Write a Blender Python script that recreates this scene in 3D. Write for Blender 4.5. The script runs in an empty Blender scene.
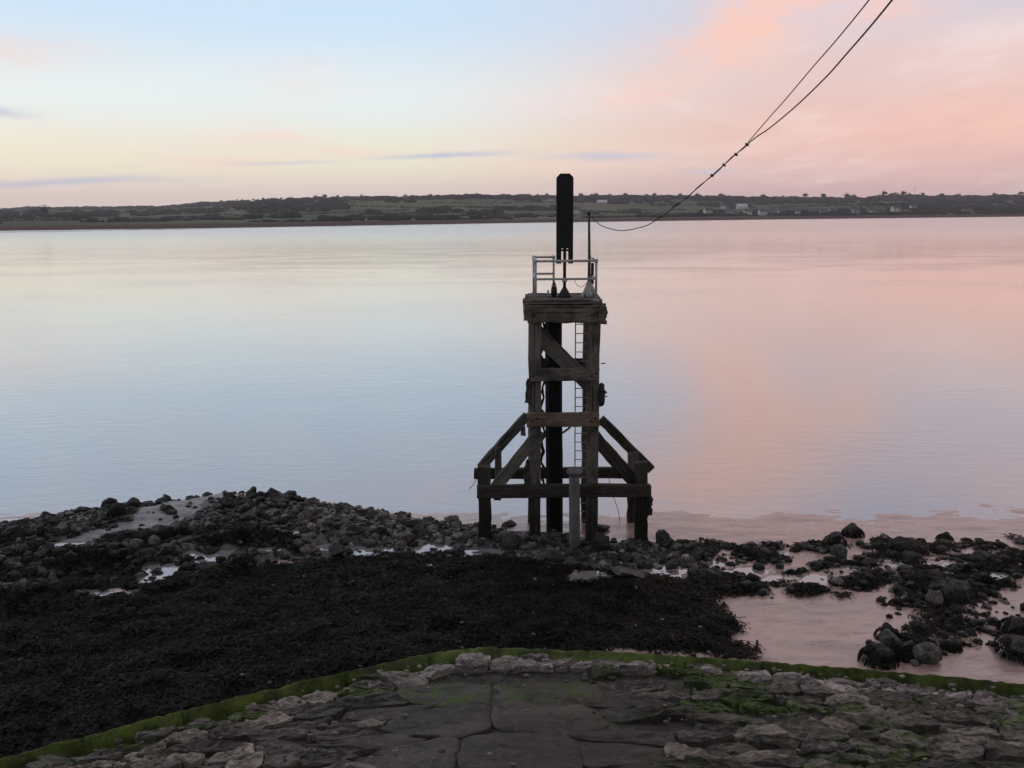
import bpy, bmesh, math, random
import numpy as np
from mathutils import Vector, Matrix, noise as mnoise

random.seed(7)
RNG = np.random.default_rng(11)
SC = bpy.context.scene
COL = SC.collection
R = math.radians

# ------------------------------------------------------------------ camera
CAM_Z, F_PX, PITCH, ROLL = 9.3, 887.0, 11.0, -0.4
cam_data = bpy.data.cameras.new('camera')
cam_data.sensor_width = 36.0
cam_data.lens = 36.0 * F_PX / 1024.0
cam_data.clip_start, cam_data.clip_end = 0.1, 20000
cam = bpy.data.objects.new('camera', cam_data)
COL.objects.link(cam)
CAM_R = Matrix.Rotation(R(90 - PITCH), 3, 'X') @ Matrix.Rotation(R(ROLL), 3, 'Z')
cam.matrix_world = Matrix.Translation((0, 0, CAM_Z)) @ CAM_R.to_4x4()
SC.camera = cam

# ------------------------------------------------------------------ world / sun / exposure
SUN_AZ, SUN_EL = -58.0, 4.0          # degrees; azimuth from the view axis, negative = left


def s2l(c):
    return tuple(((v / 255) / 12.92 if v / 255 <= 0.04045 else ((v / 255 + 0.055) / 1.055) ** 2.4) for v in c) + (1.0,)


def build_world():
    w = bpy.data.worlds.new('World')
    SC.world = w
    w.use_nodes = True
    nt = w.node_tree
    nt.nodes.clear()
    N, L = nt.nodes.new, nt.links.new

    def val(x):
        return x

    def M(op, a, b=None, c=None, clamp=False):
        n = N('ShaderNodeMath')
        n.operation = op
        n.use_clamp = clamp
        for i, v in enumerate((a, b, c)):
            if v is None:
                continue
            if isinstance(v, (int, float)):
                n.inputs[i].default_value = v
            else:
                L(v, n.inputs[i])
        return n.outputs[0]

    def smooth(v, a, b, lo=0.0, hi=1.0):
        n = N('ShaderNodeMapRange')
        n.interpolation_type = 'SMOOTHSTEP'
        L(v, n.inputs[0])
        n.inputs[1].default_value, n.inputs[2].default_value = a, b
        n.inputs[3].default_value, n.inputs[4].default_value = lo, hi
        return n.outputs[0]

    def mix(f, a, b, mode='MIX'):
        n = N('ShaderNodeMix')
        n.data_type = 'RGBA'
        n.blend_type = mode
        for sock, v in ((n.inputs[0], f), (n.inputs[6], a), (n.inputs[7], b)):
            if isinstance(v, (int, float, tuple)):
                sock.default_value = v
            else:
                L(v, sock)
        return n.outputs[2]

    tc = N('ShaderNodeTexCoord')
    sep = N('ShaderNodeSeparateXYZ')
    L(tc.outputs['Generated'], sep.inputs[0])
    x, y, z = sep.outputs
    zc = M('MAXIMUM', z, 0.0)
    el = M('MULTIPLY', M('ARCSINE', M('MINIMUM', zc, 1.0)), 57.2958)
    az = M('MULTIPLY', M('ARCTAN2', x, y), 57.2958)

    def noise(vec, scale, detail=4, rough=0.55, dist=0.0):
        n = N('ShaderNodeTexNoise')
        n.inputs['Scale'].default_value = scale
        n.inputs['Detail'].default_value = detail
        n.inputs['Roughness'].default_value = rough
        n.inputs['Distortion'].default_value = dist
        L(vec, n.inputs['Vector'])
        return n.outputs[0], n.outputs[1]

    # a high cloud sheet seen in perspective
    comb = N('ShaderNodeCombineXYZ')
    den = M('ADD', zc, 0.09)
    L(M('DIVIDE', x, den), comb.inputs[0])
    L(M('DIVIDE', y, den), comb.inputs[1])
    plane = comb.outputs[0]
    mp = N('ShaderNodeMapping')
    mp.inputs['Scale'].default_value = (1.0, 0.55, 1.0)
    mp.inputs['Rotation'].default_value = (0, 0, R(-38))
    mp.inputs['Location'].default_value = (3.3, 1.2, 0)
    L(plane, mp.inputs[0])
    n1, _ = noise(mp.outputs[0], 0.9, 6, 0.58, 0.35)
    n2, _ = noise(mp.outputs[0], 2.6, 6, 0.6, 0.3)
    # warp for ragged cloud outlines
    cae = N('ShaderNodeCombineXYZ')
    L(M('MULTIPLY', az, 0.045), cae.inputs[0])
    L(M('MULTIPLY', el, 0.17), cae.inputs[1])
    w1, wc = noise(cae.outputs[0], 2.0, 6, 0.62, 0.4)
    wsep = N('ShaderNodeSeparateColor')
    L(wc, wsep.inputs[0])
    azw = M('ADD', az, M('MULTIPLY', M('SUBTRACT', wsep.outputs[0], 0.5), 11.0))
    elw = M('ADD', el, M('MULTIPLY', M('SUBTRACT', wsep.outputs[1], 0.5), 3.0))

    def ramp(fac, stops):
        n = N('ShaderNodeValToRGB')
        n.color_ramp.interpolation = 'B_SPLINE' if False else 'EASE'
        e = n.color_ramp.elements
        while len(e) < len(stops):
            e.new(0.5)
        for i, (p, c) in enumerate(stops):
            e[i].position = p
            e[i].color = s2l(c)
        L(fac, n.inputs[0])
        return n.outputs[0]

    er = M('POWER', M('DIVIDE', el, 90.0), 0.5)       # 1 deg -> .105, 4 -> .21, 9 -> .316, 16 -> .42, 30 -> .577

    def pos(d):
        return math.sqrt(d / 90.0)
    left = ramp(er, [(pos(0), (230, 210, 202)), (pos(1.3), (232, 214, 204)), (pos(3.4), (234, 230, 208)),
                     (pos(6.6), (226, 234, 234)), (pos(12), (198, 221, 242)), (pos(20), (184, 203, 228)),
                     (pos(42), (160, 168, 182)), (1.0, (158, 156, 160))])
    right = ramp(er, [(pos(0), (220, 186, 188)), (pos(1.6), (221, 183, 183)), (pos(4.5), (231, 187, 178)),
                      (pos(8), (226, 197, 194)), (pos(12), (206, 204, 218)), (pos(20), (192, 192, 210)),
                      (pos(42), (182, 170, 170)), (1.0, (158, 156, 160))])
    side = M('DIVIDE', x, M('SQRT', M('ADD', M('ADD', M('MULTIPLY', x, x), M('MULTIPLY', y, y)), 1e-6)))
    base = mix(smooth(side, -0.16, 0.36), left, right)

    # Nishita sky as a share of the clear air
    sky = N('ShaderNodeTexSky')
    sky.sky_type = 'NISHITA'
    sky.sun_disc = False
    sky.sun_elevation = R(SUN_EL)
    sky.sun_rotation = R(SUN_AZ)
    sky.altitude = 10
    sky.dust_density = 2.0
    nish = mix(1.0, sky.outputs[0], (0.085, 0.085, 0.085, 1), 'MULTIPLY')
    base = mix(0.07, base, nish)

    azs = M('ADD', az, M('MULTIPLY', M('SUBTRACT', wsep.outputs[0], 0.5), 3.0))
    els = M('ADD', el, M('MULTIPLY', M('SUBTRACT', wsep.outputs[1], 0.5), 1.1))

    def gauss(a0, e0, sa, se, rot=0.0, warped=True):
        A, E = (azw, elw) if warped else (azs, els)
        da, de = M('SUBTRACT', A, a0), M('SUBTRACT', E, e0)
        c, s = math.cos(R(rot)), math.sin(R(rot))
        u = M('ADD', M('MULTIPLY', da, c), M('MULTIPLY', de, s))
        v = M('SUBTRACT', M('MULTIPLY', de, c), M('MULTIPLY', da, s))
        u = M('DIVIDE', u, sa)
        v = M('DIVIDE', v, se)
        r2 = M('ADD', M('MULTIPLY', u, u), M('MULTIPLY', v, v))
        return M('POWER', 2.71828, M('MULTIPLY', r2, -1.0))

    def sumf(items):
        t = items[0]
        for i in items[1:]:
            t = M('ADD', t, i)
        return t
    # thin drifting sheet, all round the sky
    sheet = smooth(n1, 0.46, 0.72)
    base = mix(M('MULTIPLY', sheet, 0.34), base, s2l((236, 214, 212)))
    wisps = M('MULTIPLY', smooth(n2, 0.5, 0.68), smooth(n1, 0.42, 0.6))
    base = mix(M('MULTIPLY', wisps, 0.3), base, s2l((240, 226, 222)))
    peach = sumf([gauss(15.0, 10.9, 8.0, 1.9, 24), M('MULTIPLY', gauss(31, 4.8, 13, 2.1, 4), 0.8),
                  M('MULTIPLY', gauss(11, 8.0, 7.0, 0.9, 18), 0.35),
                  M('MULTIPLY', gauss(-31, 8.7, 7, 1.0, 3), 0.45), M('MULTIPLY', gauss(-22, 13.2, 5, 0.9, 0), 0.35),
                  M('MULTIPLY', gauss(15.0, 15.2, 6.5, 3.0, -14), 1.8), M('MULTIPLY', gauss(34, 15.8, 7, 2.4, 8), 0.8),
                  M('MULTIPLY', gauss(52, 12, 14, 3.0, 5), 0.8), M('MULTIPLY', gauss(25, 25, 22, 3.5, 6), 0.7), M('MULTIPLY', gauss(-40, 22, 16, 2.5, -5), 0.4)])
    peach = M('MULTIPLY', peach, smooth(n2, 0.34, 0.60, 0.36, 1.0), clamp=True)
    base = mix(M('MULTIPLY', peach, 0.88, clamp=True), base, s2l((240, 195, 180)))
    low = sumf([gauss(-15.5, 4.2, 2.2, 0.26), gauss(-10, 3.5, 3.4, 0.3), gauss(-17, 3.0, 4.5, 0.4), gauss(3, 2.7, 5, 0.5),
                M('MULTIPLY', gauss(9, 3.6, 6, 0.5), 0.7)])
    base = mix(M('MULTIPLY', low, 0.55, clamp=True), base, s2l((240, 208, 196)))
    dark = sumf([gauss(-29.6, 5.5, 2.3, 0.28, -3, False), M('MULTIPLY', gauss(-26.5, 1.85, 6.0, 0.2, 2, False), .9), gauss(-4.0, 3.45, 4.0, 0.2, 3, False),
                 M('MULTIPLY', gauss(6, 3.3, 3.5, 0.26, 0, False), 0.8), M('MULTIPLY', gauss(12.5, 2.3, 1.6, 0.16, 0, False), 0.6),
                 M('MULTIPLY', gauss(-14, 2.95, 3.0, 0.13, 0, False), 0.5)])
    base = mix(M('MULTIPLY', dark, 0.9, clamp=True), base, s2l((188, 190, 208)))

    # the sky away from the afterglow is dimmer
    sa, ca = math.sin(R(-18)), math.cos(R(-18))
    tow = M('ADD', M('MULTIPLY', x, sa), M('MULTIPLY', y, ca))
    dim = smooth(tow, -0.8, 0.75, 0.62, 1.0)
    bg = N('ShaderNodeBackground')
    L(base, bg.inputs[0])
    L(dim, bg.inputs[1])
    out = N('ShaderNodeOutputWorld')
    L(bg.outputs[0], out.inputs[0])
    w.cycles.sampling_method = 'MANUAL'
    w.cycles.sample_map_resolution = 1024


build_world()

sun_data = bpy.data.lights.new('sun', 'SUN')
sun_data.energy = 0.25
sun_data.angle = R(18)
sun_data.color = (1.0, 0.82, 0.7)
sun = bpy.data.objects.new('sun', sun_data)
COL.objects.link(sun)
_sd = Vector((math.sin(R(SUN_AZ)) * math.cos(R(SUN_EL)), math.cos(R(SUN_AZ)) * math.cos(R(SUN_EL)), math.sin(R(SUN_EL))))
sun.rotation_euler = (-_sd).to_track_quat('-Z', 'Y').to_euler()
SC.view_settings.view_transform = 'Standard'
SC.view_settings.look = 'None'
SC.view_settings.exposure = 0.22
SC.view_settings.gamma = 1.0
SC.view_settings.use_curve_mapping = False
SC.cycles.use_denoising = True
SC.cycles.denoiser = 'OPENIMAGEDENOISE'
SC.cycles.max_bounces = 6
SC.cycles.diffuse_bounces = 3
SC.cycles.glossy_bounces = 3
SC.cycles.volume_bounces = 1
SC.cycles.sample_clamp_indirect = 4.0


# ------------------------------------------------------------------ geometry helpers
def ray(px, py):
    return CAM_R @ Vector(((px - 512) / F_PX, (384 - py) / F_PX, -1))


def P(px, py, Y):
    """world point in the vertical plane at depth Y"""
    d = ray(px, py)
    t = Y / d.y
    return Vector((d.x * t, Y, CAM_Z + d.z * t))


def G(px, py, z=0.0):
    """world point on the level z"""
    d = ray(px, py)
    t = (z - CAM_Z) / d.z
    return Vector((d.x * t, d.y * t, z))


WORLD = {}


def link(o, parent=None, world=None):
    COL.objects.link(o)
    world = world.copy() if world is not None else Matrix.Identity(4)
    WORLD[o.name] = world
    if parent is not None:
        o.parent = parent
        o.matrix_basis = WORLD[parent.name].inverted() @ world
    else:
        o.matrix_basis = world
    return o


def tag(o, label=None, cat=None, group=None, kind=None):
    if label:
        o['label'] = label
    if cat:
        o['category'] = cat
    if group:
        o['group'] = group
    if kind:
        o['kind'] = kind
    return o


ORD = ['first', 'second', 'third', 'fourth', 'fifth', 'sixth', 'seventh', 'eighth', 'ninth', 'tenth', 'eleventh', 'twelfth', 'thirteenth',
       'fourteenth', 'fifteenth', 'sixteenth', 'seventeenth', 'eighteenth', 'nineteenth', 'twentieth']


def name_apart(objs):
    """things of one look get their place in the row, counted from the left"""
    by = {}
    for o in objs:
        by.setdefault(o['label'], []).append(o)
    for lab, os_ in by.items():
        if len(os_) > 1:
            os_.sort(key=lambda o: WORLD[o.name].translation.x / WORLD[o.name].translation.y)
            for i, o in enumerate(os_[:20]):
                o['label'] = lab + ', ' + ORD[i] + ' from left'


def empty(name, loc):
    return link(bpy.data.objects.new(name, None), None, Matrix.Translation(loc))


def mesh_np(name, V, Fq, mat=None, smooth=False):
    """V (n,3), Fq (m,3|4) integer array"""
    V = np.asarray(V, dtype=np.float32)
    Fq = np.asarray(Fq, dtype=np.int32)
    k = Fq.shape[1]
    me = bpy.data.meshes.new(name)
    me.vertices.add(len(V))
    me.vertices.foreach_set('co', V.ravel())
    me.loops.add(Fq.size)
    me.loops.foreach_set('vertex_index', Fq.ravel())
    me.polygons.add(len(Fq))
    me.polygons.foreach_set('loop_start', np.arange(0, Fq.size, k, dtype=np.int32))
    me.polygons.foreach_set('use_smooth', np.full(len(Fq), smooth))
    me.update(calc_edges=True)
    if mat:
        me.materials.append(mat)
    return me


def mesh_py(name, V, Fc, mat=None, smooth=False):
    me = bpy.data.meshes.new(name)
    me.from_pydata([tuple(v) for v in V], [], Fc)
    if smooth:
        me.polygons.foreach_set('use_smooth', [True] * len(me.polygons))
    me.update()
    if mat:
        me.materials.append(mat)
    return me


def obj(name, me, parent=None, world=None):
    return link(bpy.data.objects.new(name, me), parent, world)


def beam(name, p0, p1, w, d, mat, parent, jit=0.008, seg=6, ref=(0, 1, 0), cham=0.02, rag=0.02, seed=None):
    """a rough sawn baulk from p0 to p1; w across the view, d along ref"""
    rnd = random.Random(seed if seed is not None else hash((round(p0[0], 3), round(p0[2], 3), round(p1[0], 3), round(p1[1], 2))) & 0xffff)
    p0, p1 = Vector(p0), Vector(p1)
    ax = (p1 - p0)
    Lh = ax.length
    ax.normalize()
    yv = Vector(ref)
    yv = (yv - ax * yv.dot(ax)).normalized()
    xv = yv.cross(ax).normalized()
    Mx = Matrix((xv, yv, ax)).transposed().to_4x4()
    Mx.translation = p0
    hw, hd, c = w / 2, d / 2, cham
    prof = [(-hw + c, -hd), (hw - c, -hd), (hw, -hd + c), (hw, hd - c), (hw - c, hd), (-hw + c, hd), (-hw, hd - c), (-hw, -hd + c)]
    V, Fc = [], []
    n = len(prof)
    for i in range(seg + 1):
        t = i / seg
        s = 1 + rnd.uniform(-1, 1) * jit / max(w, d) * 1.5
        ox, oy = rnd.uniform(-jit, jit), rnd.uniform(-jit, jit)
        for (a, b) in prof:
            zz = t * Lh + (rnd.uniform(-rag, rag) if i in (0, seg) else rnd.uniform(-.3, .3) * Lh / seg * .3)
            V.append((a * s + ox + rnd.uniform(-jit, jit) * .6, b * s + oy + rnd.uniform(-jit, jit) * .6, zz))
    for i in range(seg):
        for j in range(n):
            a, b = i * n + j, i * n + (j + 1) % n
            Fc.append((a, b, b + n, a + n))
    Fc.append(tuple(range(n - 1, -1, -1)))
    Fc.append(tuple(range(seg * n, seg * n + n)))
    return obj(name, mesh_py(name, V, Fc, mat), parent, Mx)


def tube_data(pts, rads, n=8, caps=True):
    pts = [Vector(p) for p in pts]
    if not hasattr(rads, '__len__'):
        rads = [rads] * len(pts)
    V, Fc = [], []
    prev = None
    for i, p in enumerate(pts):
        t = (pts[min(i + 1, len(pts) - 1)] - pts[max(i - 1, 0)])
        t = t.normalized() if t.length > 1e-9 else Vector((0, 0, 1))
        if prev is None:
            a = Vector((1, 0, 0)) if abs(t.x) < 0.9 else Vector((0, 1, 0))
            u = t.cross(a).normalized()
        else:
            u = (prev - t * prev.dot(t)).normalized()
        prev = u
        v = t.cross(u)
        for k in range(n):
            q = 2 * math.pi * k / n
            V.append(p + (u * math.cos(q) + v * math.sin(q)) * rads[i])
    for i in range(len(pts) - 1):
        for k in range(n):
            a, b = i * n + k, i * n + (k + 1) % n
            Fc.append((a, b, b + n, a + n))
    if caps:
        Fc.append(tuple(range(n - 1, -1, -1)))
        Fc.append(tuple(range((len(pts) - 1) * n, len(pts) * n)))
    return V, Fc


def tube(name, pts, rads, mat, parent=None, n=8, world=None):
    V, Fc = tube_data(pts, rads, n)
    if world is None:
        o0 = Vector(pts[0])
        V = [v - o0 for v in V]
        world = Matrix.Translation(o0)
    return obj(name, mesh_py(name, V, Fc, mat, True), parent, world)


def spline(pts, sub=8):
    pts = [Vector(p) for p in pts]
    out = []
    for i in range(len(pts) - 1):
        p0, p1, p2, p3 = pts[max(i - 1, 0)], pts[i], pts[i + 1], pts[min(i + 2, len(pts) - 1)]
        for k in range(sub):
            t = k / sub
            out.append(0.5 * ((2 * p1) + (p2 - p0) * t + (2 * p0 - 5 * p1 + 4 * p2 - p3) * t * t + (3 * p1 - p0 - 3 * p2 + p3) * t ** 3))
    out.append(pts[-1])
    return out


# ------------------------------------------------------------------ materials
class NB:
    def __init__(self, name):
        self.m = bpy.data.materials.new(name)
        self.m.use_nodes = True
        self.nt = self.m.node_tree
        self.b = self.nt.nodes['Principled BSDF']
        self.out = self.nt.nodes['Material Output']

    def N(self, t):
        return self.nt.nodes.new(t)

    def L(self, a, b):
        self.nt.links.new(a, b)

    def set(self, sock, v):
        if isinstance(v, (int, float, tuple, list)):
            sock.default_value = v
        else:
            self.L(v, sock)

    def coord(self, which='Object', scale=(1, 1, 1), rot=(0, 0, 0)):
        if which == 'World':
            g = self.N('ShaderNodeNewGeometry').outputs['Position']
        else:
            g = self.N('ShaderNodeTexCoord').outputs[which]
        m = self.N('ShaderNodeMapping')
        m.inputs['Scale'].default_value = scale
        m.inputs['Rotation'].default_value = rot
        self.L(g, m.inputs[0])
        return m.outputs[0]

    def noise(self, vec, scale, detail=4, rough=0.6, dist=0.0):
        n = self.N('ShaderNodeTexNoise')
        self.set(n.inputs['Scale'], scale)
        n.inputs['Detail'].default_value = detail
        n.inputs['Roughness'].default_value = rough
        n.inputs['Distortion'].default_value = dist
        self.L(vec, n.inputs['Vector'])
        return n.outputs[0]

    def voro(self, vec, scale, feature='F1', out='Distance'):
        n = self.N('ShaderNodeTexVoronoi')
        n.feature = feature
        n.inputs['Scale'].default_value = scale
        self.L(vec, n.inputs['Vector'])
        return n.outputs[out]

    def math(self, op, a, b=0.0, clamp=False):
        n = self.N('ShaderNodeMath')
        n.operation = op
        n.use_clamp = clamp
        self.set(n.inputs[0], a)
        self.set(n.inputs[1], b)
        return n.outputs[0]

    def mr(self, v, a, b, lo=0.0, hi=1.0):
        n = self.N('ShaderNodeMapRange')
        n.interpolation_type = 'SMOOTHSTEP'
        self.L(v, n.inputs[0])
        for i, q in zip((1, 2, 3, 4), (a, b, lo, hi)):
            self.set(n.inputs[i], q)
        return n.outputs[0]

    def mix(self, f, a, b, mode='MIX'):
        n = self.N('ShaderNodeMix')
        n.data_type = 'RGBA'
        n.blend_type = mode
        self.set(n.inputs[0], f)
        self.set(n.inputs[6], a if not isinstance(a, tuple) or len(a) == 4 else a + (1,))
        self.set(n.inputs[7], b if not isinstance(b, tuple) or len(b) == 4 else b + (1,))
        return n.outputs[2]

    def ramp(self, fac, stops):
        n = self.N('ShaderNodeValToRGB')
        e = n.color_ramp.elements
        while len(e) < len(stops):
            e.new(0.5)
        for i, (p, c) in enumerate(stops):
            e[i].position = p
            e[i].color = tuple(c) + (1,)
        self.L(fac, n.inputs[0])
        return n.outputs[0]

    def bump(self, h, strength=0.5, dist=0.02, prev=None):
        n = self.N('ShaderNodeBump')
        n.inputs['Strength'].default_value = strength
        n.inputs['Distance'].default_value = dist
        self.L(h, n.inputs['Height'])
        if prev is not None:
            self.L(prev, n.inputs['Normal'])
        return n.outputs[0]

    def fin(self, color=None, rough=0.7, normal=None, spec=0.5, metal=0.0, ior=1.45):
        if color is not None:
            self.set(self.b.inputs['Base Color'], color if not isinstance(color, tuple) or len(color) == 4 else color + (1,))
        self.set(self.b.inputs['Roughness'], rough)
        self.set(self.b.inputs['Specular IOR Level'], spec)
        self.set(self.b.inputs['Metallic'], metal)
        self.b.inputs['IOR'].default_value = ior
        if normal is not None:
            self.L(normal, self.b.inputs['Normal'])
        return self.m


def m_timber(name, c0, c1, c2, green=0.0):
    b = NB(name)
    v = b.coord('Object', (9, 9, 0.9))
    v2 = b.coord('World', (1, 1, 1))
    g = b.noise(v, 2.2, 6, 0.65, 0.6)
    st = b.noise(v2, 1.3, 5, 0.6)
    fine = b.noise(b.coord('Object', (40, 40, 3)), 1.5, 3)
    col = b.ramp(g, [(0.25, c0), (0.5, c1), (0.78, c2)])
    col = b.mix(b.mr(st, 0.42, 0.68, 0, 0.75), col, tuple(x * 0.42 for x in c0))
    if green:
        col = b.mix(b.mr(b.noise(v2, 2.4, 5), 0.52, 0.72, 0, green), col, (0.035, 0.045, 0.018))
    crack = b.noise(b.coord('Object', (16, 16, .5)), 1.0, 3, .5)
    col = b.mix(b.mr(crack, .40, .33, 0, .85), col, (.008, .007, .006))
    zz = b.N('ShaderNodeSeparateXYZ')
    b.L(b.N('ShaderNodeNewGeometry').outputs['Position'], zz.inputs[0])
    tide = b.mr(b.math('ADD', zz.outputs[2], b.math('MULTIPLY', st, 1.2)), 2.3, 1.3, 0, .8)      # weed and slime up to the high water mark
    col = b.mix(tide, col, (.014, .014, .009))
    n = b.bump(g, 0.9, 0.03)
    n = b.bump(crack, 0.6, 0.03, n)
    n = b.bump(fine, 0.5, 0.006, n)
    return b.fin(col, 0.85, n, 0.25)


MT = {}
MT['timber'] = m_timber('weathered_timber', (0.072, 0.062, 0.053), (0.158, 0.138, 0.118), (0.28, 0.252, 0.222), 0.2)
MT['timber_brown'] = m_timber('brown_timber', (0.10, 0.073, 0.053), (0.20, 0.15, 0.112), (0.28, 0.22, 0.175), 0.08)
MT['timber_wet'] = m_timber('tide_stained_timber', (0.034, 0.028, 0.023), (0.068, 0.057, 0.047), (0.11, 0.094, 0.078), 0.4)


def m_simple(name, col, rough=0.6, spec=0.4, var=0.35, scale=8, metal=0.0, bump=0.3, bd=0.01, coord='Object'):
    b = NB(name)
    v = b.coord(coord)
    n = b.noise(v, scale, 5, 0.6)
    c = b.mix(b.mr(n, 0.3, 0.75), tuple(x * (1 - var) for x in col), tuple(min(1, x * (1 + var)) for x in col))
    return b.fin(c, rough, b.bump(n, bump, bd), spec, metal)


MT['tar'] = m_simple('tarred_pile', (0.009, 0.009, 0.010), 0.7, 0.25, 0.5, 5, bump=0.4)
MT['board'] = m_simple('black_board', (0.011, 0.013, 0.013), 0.65, 0.3, 0.3, 4, bump=0.2)
MT['ladder'] = m_simple('worn_ladder_steel', (0.32, 0.305, 0.29), 0.7, 0.3, 0.5, 6)
MT['galv'] = m_simple('galvanised_tube', (0.42, 0.42, 0.41), 0.55, 0.4, 0.3, 20, 0.3)
MT['dark_iron'] = m_simple('dark_iron', (0.02, 0.02, 0.022), 0.6, 0.4, 0.4, 10)
MT['grey_cable'] = m_simple('grey_cable', (0.07, 0.066, 0.064), 0.7, 0.3, 0.4, 4)
MT['rust'] = m_simple('rusty_bolt', (0.06, 0.03, 0.018), 0.85, 0.2, 0.5, 20)
MT['rope'] = m_simple('tarry_rope', (0.03, 0.026, 0.022), 0.9, 0.1, 0.5, 12)


def m_concrete():
    b = NB('post_concrete')
    v = b.coord('Object')
    n = b.noise(v, 4, 6, 0.65)
    c = b.ramp(n, [(0.3, (0.09, 0.087, 0.082)), (0.55, (0.17, 0.167, 0.16)), (0.75, (0.25, 0.246, 0.238))])
    return b.fin(c, 0.85, b.bump(b.noise(v, 22, 4), 0.5, 0.012), 0.3)


MT['concrete'] = m_concrete()


def m_rock():
    b = NB('shore_rock')
    v = b.coord('Object')
    oi = b.N('ShaderNodeObjectInfo')
    off = b.N('ShaderNodeVectorMath')
    off.operation = 'ADD'
    cmb = b.N('ShaderNodeCombineXYZ')
    b.L(b.math('MULTIPLY', oi.outputs['Random'], 37.0), cmb.inputs[0])
    b.L(v, off.inputs[0])
    b.L(cmb.outputs[0], off.inputs[1])
    n = b.noise(off.outputs[0], 2.3, 6, 0.65, 0.3)
    f = b.noise(off.outputs[0], 9, 5, 0.65)
    col = b.mix(b.mr(n, 0.32, 0.7), (0.35, 0.33, 0.32), (1.15, 1.1, 1.05))
    col = b.mix(1.0, col, oi.outputs['Color'], 'MULTIPLY')
    wd = b.mr(f, 0.46, 0.62, 0, 0.75)
    col = b.mix(wd, col, (0.010, 0.010, 0.009))
    nn = b.bump(n, 0.6, 0.06)
    nn = b.bump(f, 0.7, 0.03, nn)
    return b.fin(col, b.mr(f, 0.3, 0.7, 0.45, 0.8), nn, 0.35)


MT['rock'] = m_rock()


def m_weed():
    b = NB('black_wrack')
    v = b.coord('World')
    n = b.noise(v, 1.1, 5, 0.65)
    f = b.noise(v, 7, 3)
    col = b.mix(b.mr(n, 0.35, 0.7), (0.0032, 0.003, 0.0028), (0.021, 0.0165, 0.0095))
    return b.fin(col, b.mr(f, 0.35, 0.65, 0.5, 0.85), b.bump(f, 0.3, 0.02), 0.15)


MT['weed'] = m_weed()


def m_water(name='estuary_water', alb=(0.13, 0.125, 0.127)):
    b = NB(name)
    v = b.coord('World', (0.55, 1.35, 1), (0, 0, R(10)))
    v2 = b.coord('World', (0.35, 1.7, 1), (0, 0, R(-14)))
    vp = b.coord('World', (0.02, 0.05, 1))
    r1 = b.noise(v, 1.5, 4, 0.55, 0.4)
    r2 = b.noise(v2, 4.2, 3, 0.5, 0.3)
    patch = b.mr(b.noise(vp, 1.6, 4, 0.6, 0.5), 0.35, 0.68, 0.35, 1.0)
    h = b.math('ADD', b.math('MULTIPLY', r1, 1.0), b.math('MULTIPLY', r2, 0.5))
    h = b.math('MULTIPLY', h, patch)
    ys = b.N('ShaderNodeSeparateXYZ')                      # the open channel carries more breeze than the lee of the shore
    b.L(b.N('ShaderNodeNewGeometry').outputs['Position'], ys.inputs[0])
    h = b.math('MULTIPLY', h, b.mr(ys.outputs[1], 70, 420, 1.0, 3.2))
    h = b.math('MULTIPLY', h, b.mr(ys.outputs[1], 26, 75, 1.3, 1.0))
    n = b.bump(h, 1.0, 0.012)
    chop = b.mr(ys.outputs[1], 90, 480, 0.035, 0.24)
    b.L(chop, b.b.inputs['Coat Roughness'])
    b.b.inputs['Coat Weight'].default_value = 1.0
    b.b.inputs['Coat IOR'].default_value = 1.4
    b.L(n, b.b.inputs['Coat Normal'])
    return b.fin(alb, chop, n, 1.0, 0.0, 2.4)


MT['water'] = m_water()


def m_pool():
    b = NB('pool_water')
    v = b.coord('World', (1, 1.5, 1))
    h = b.noise(v, 2.5, 3)
    return b.fin((0.30, 0.29, 0.29), 0.06, b.bump(h, 0.3, 0.012), 1.0, 0.0, 2.4)


MT['pool'] = m_pool()


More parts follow.
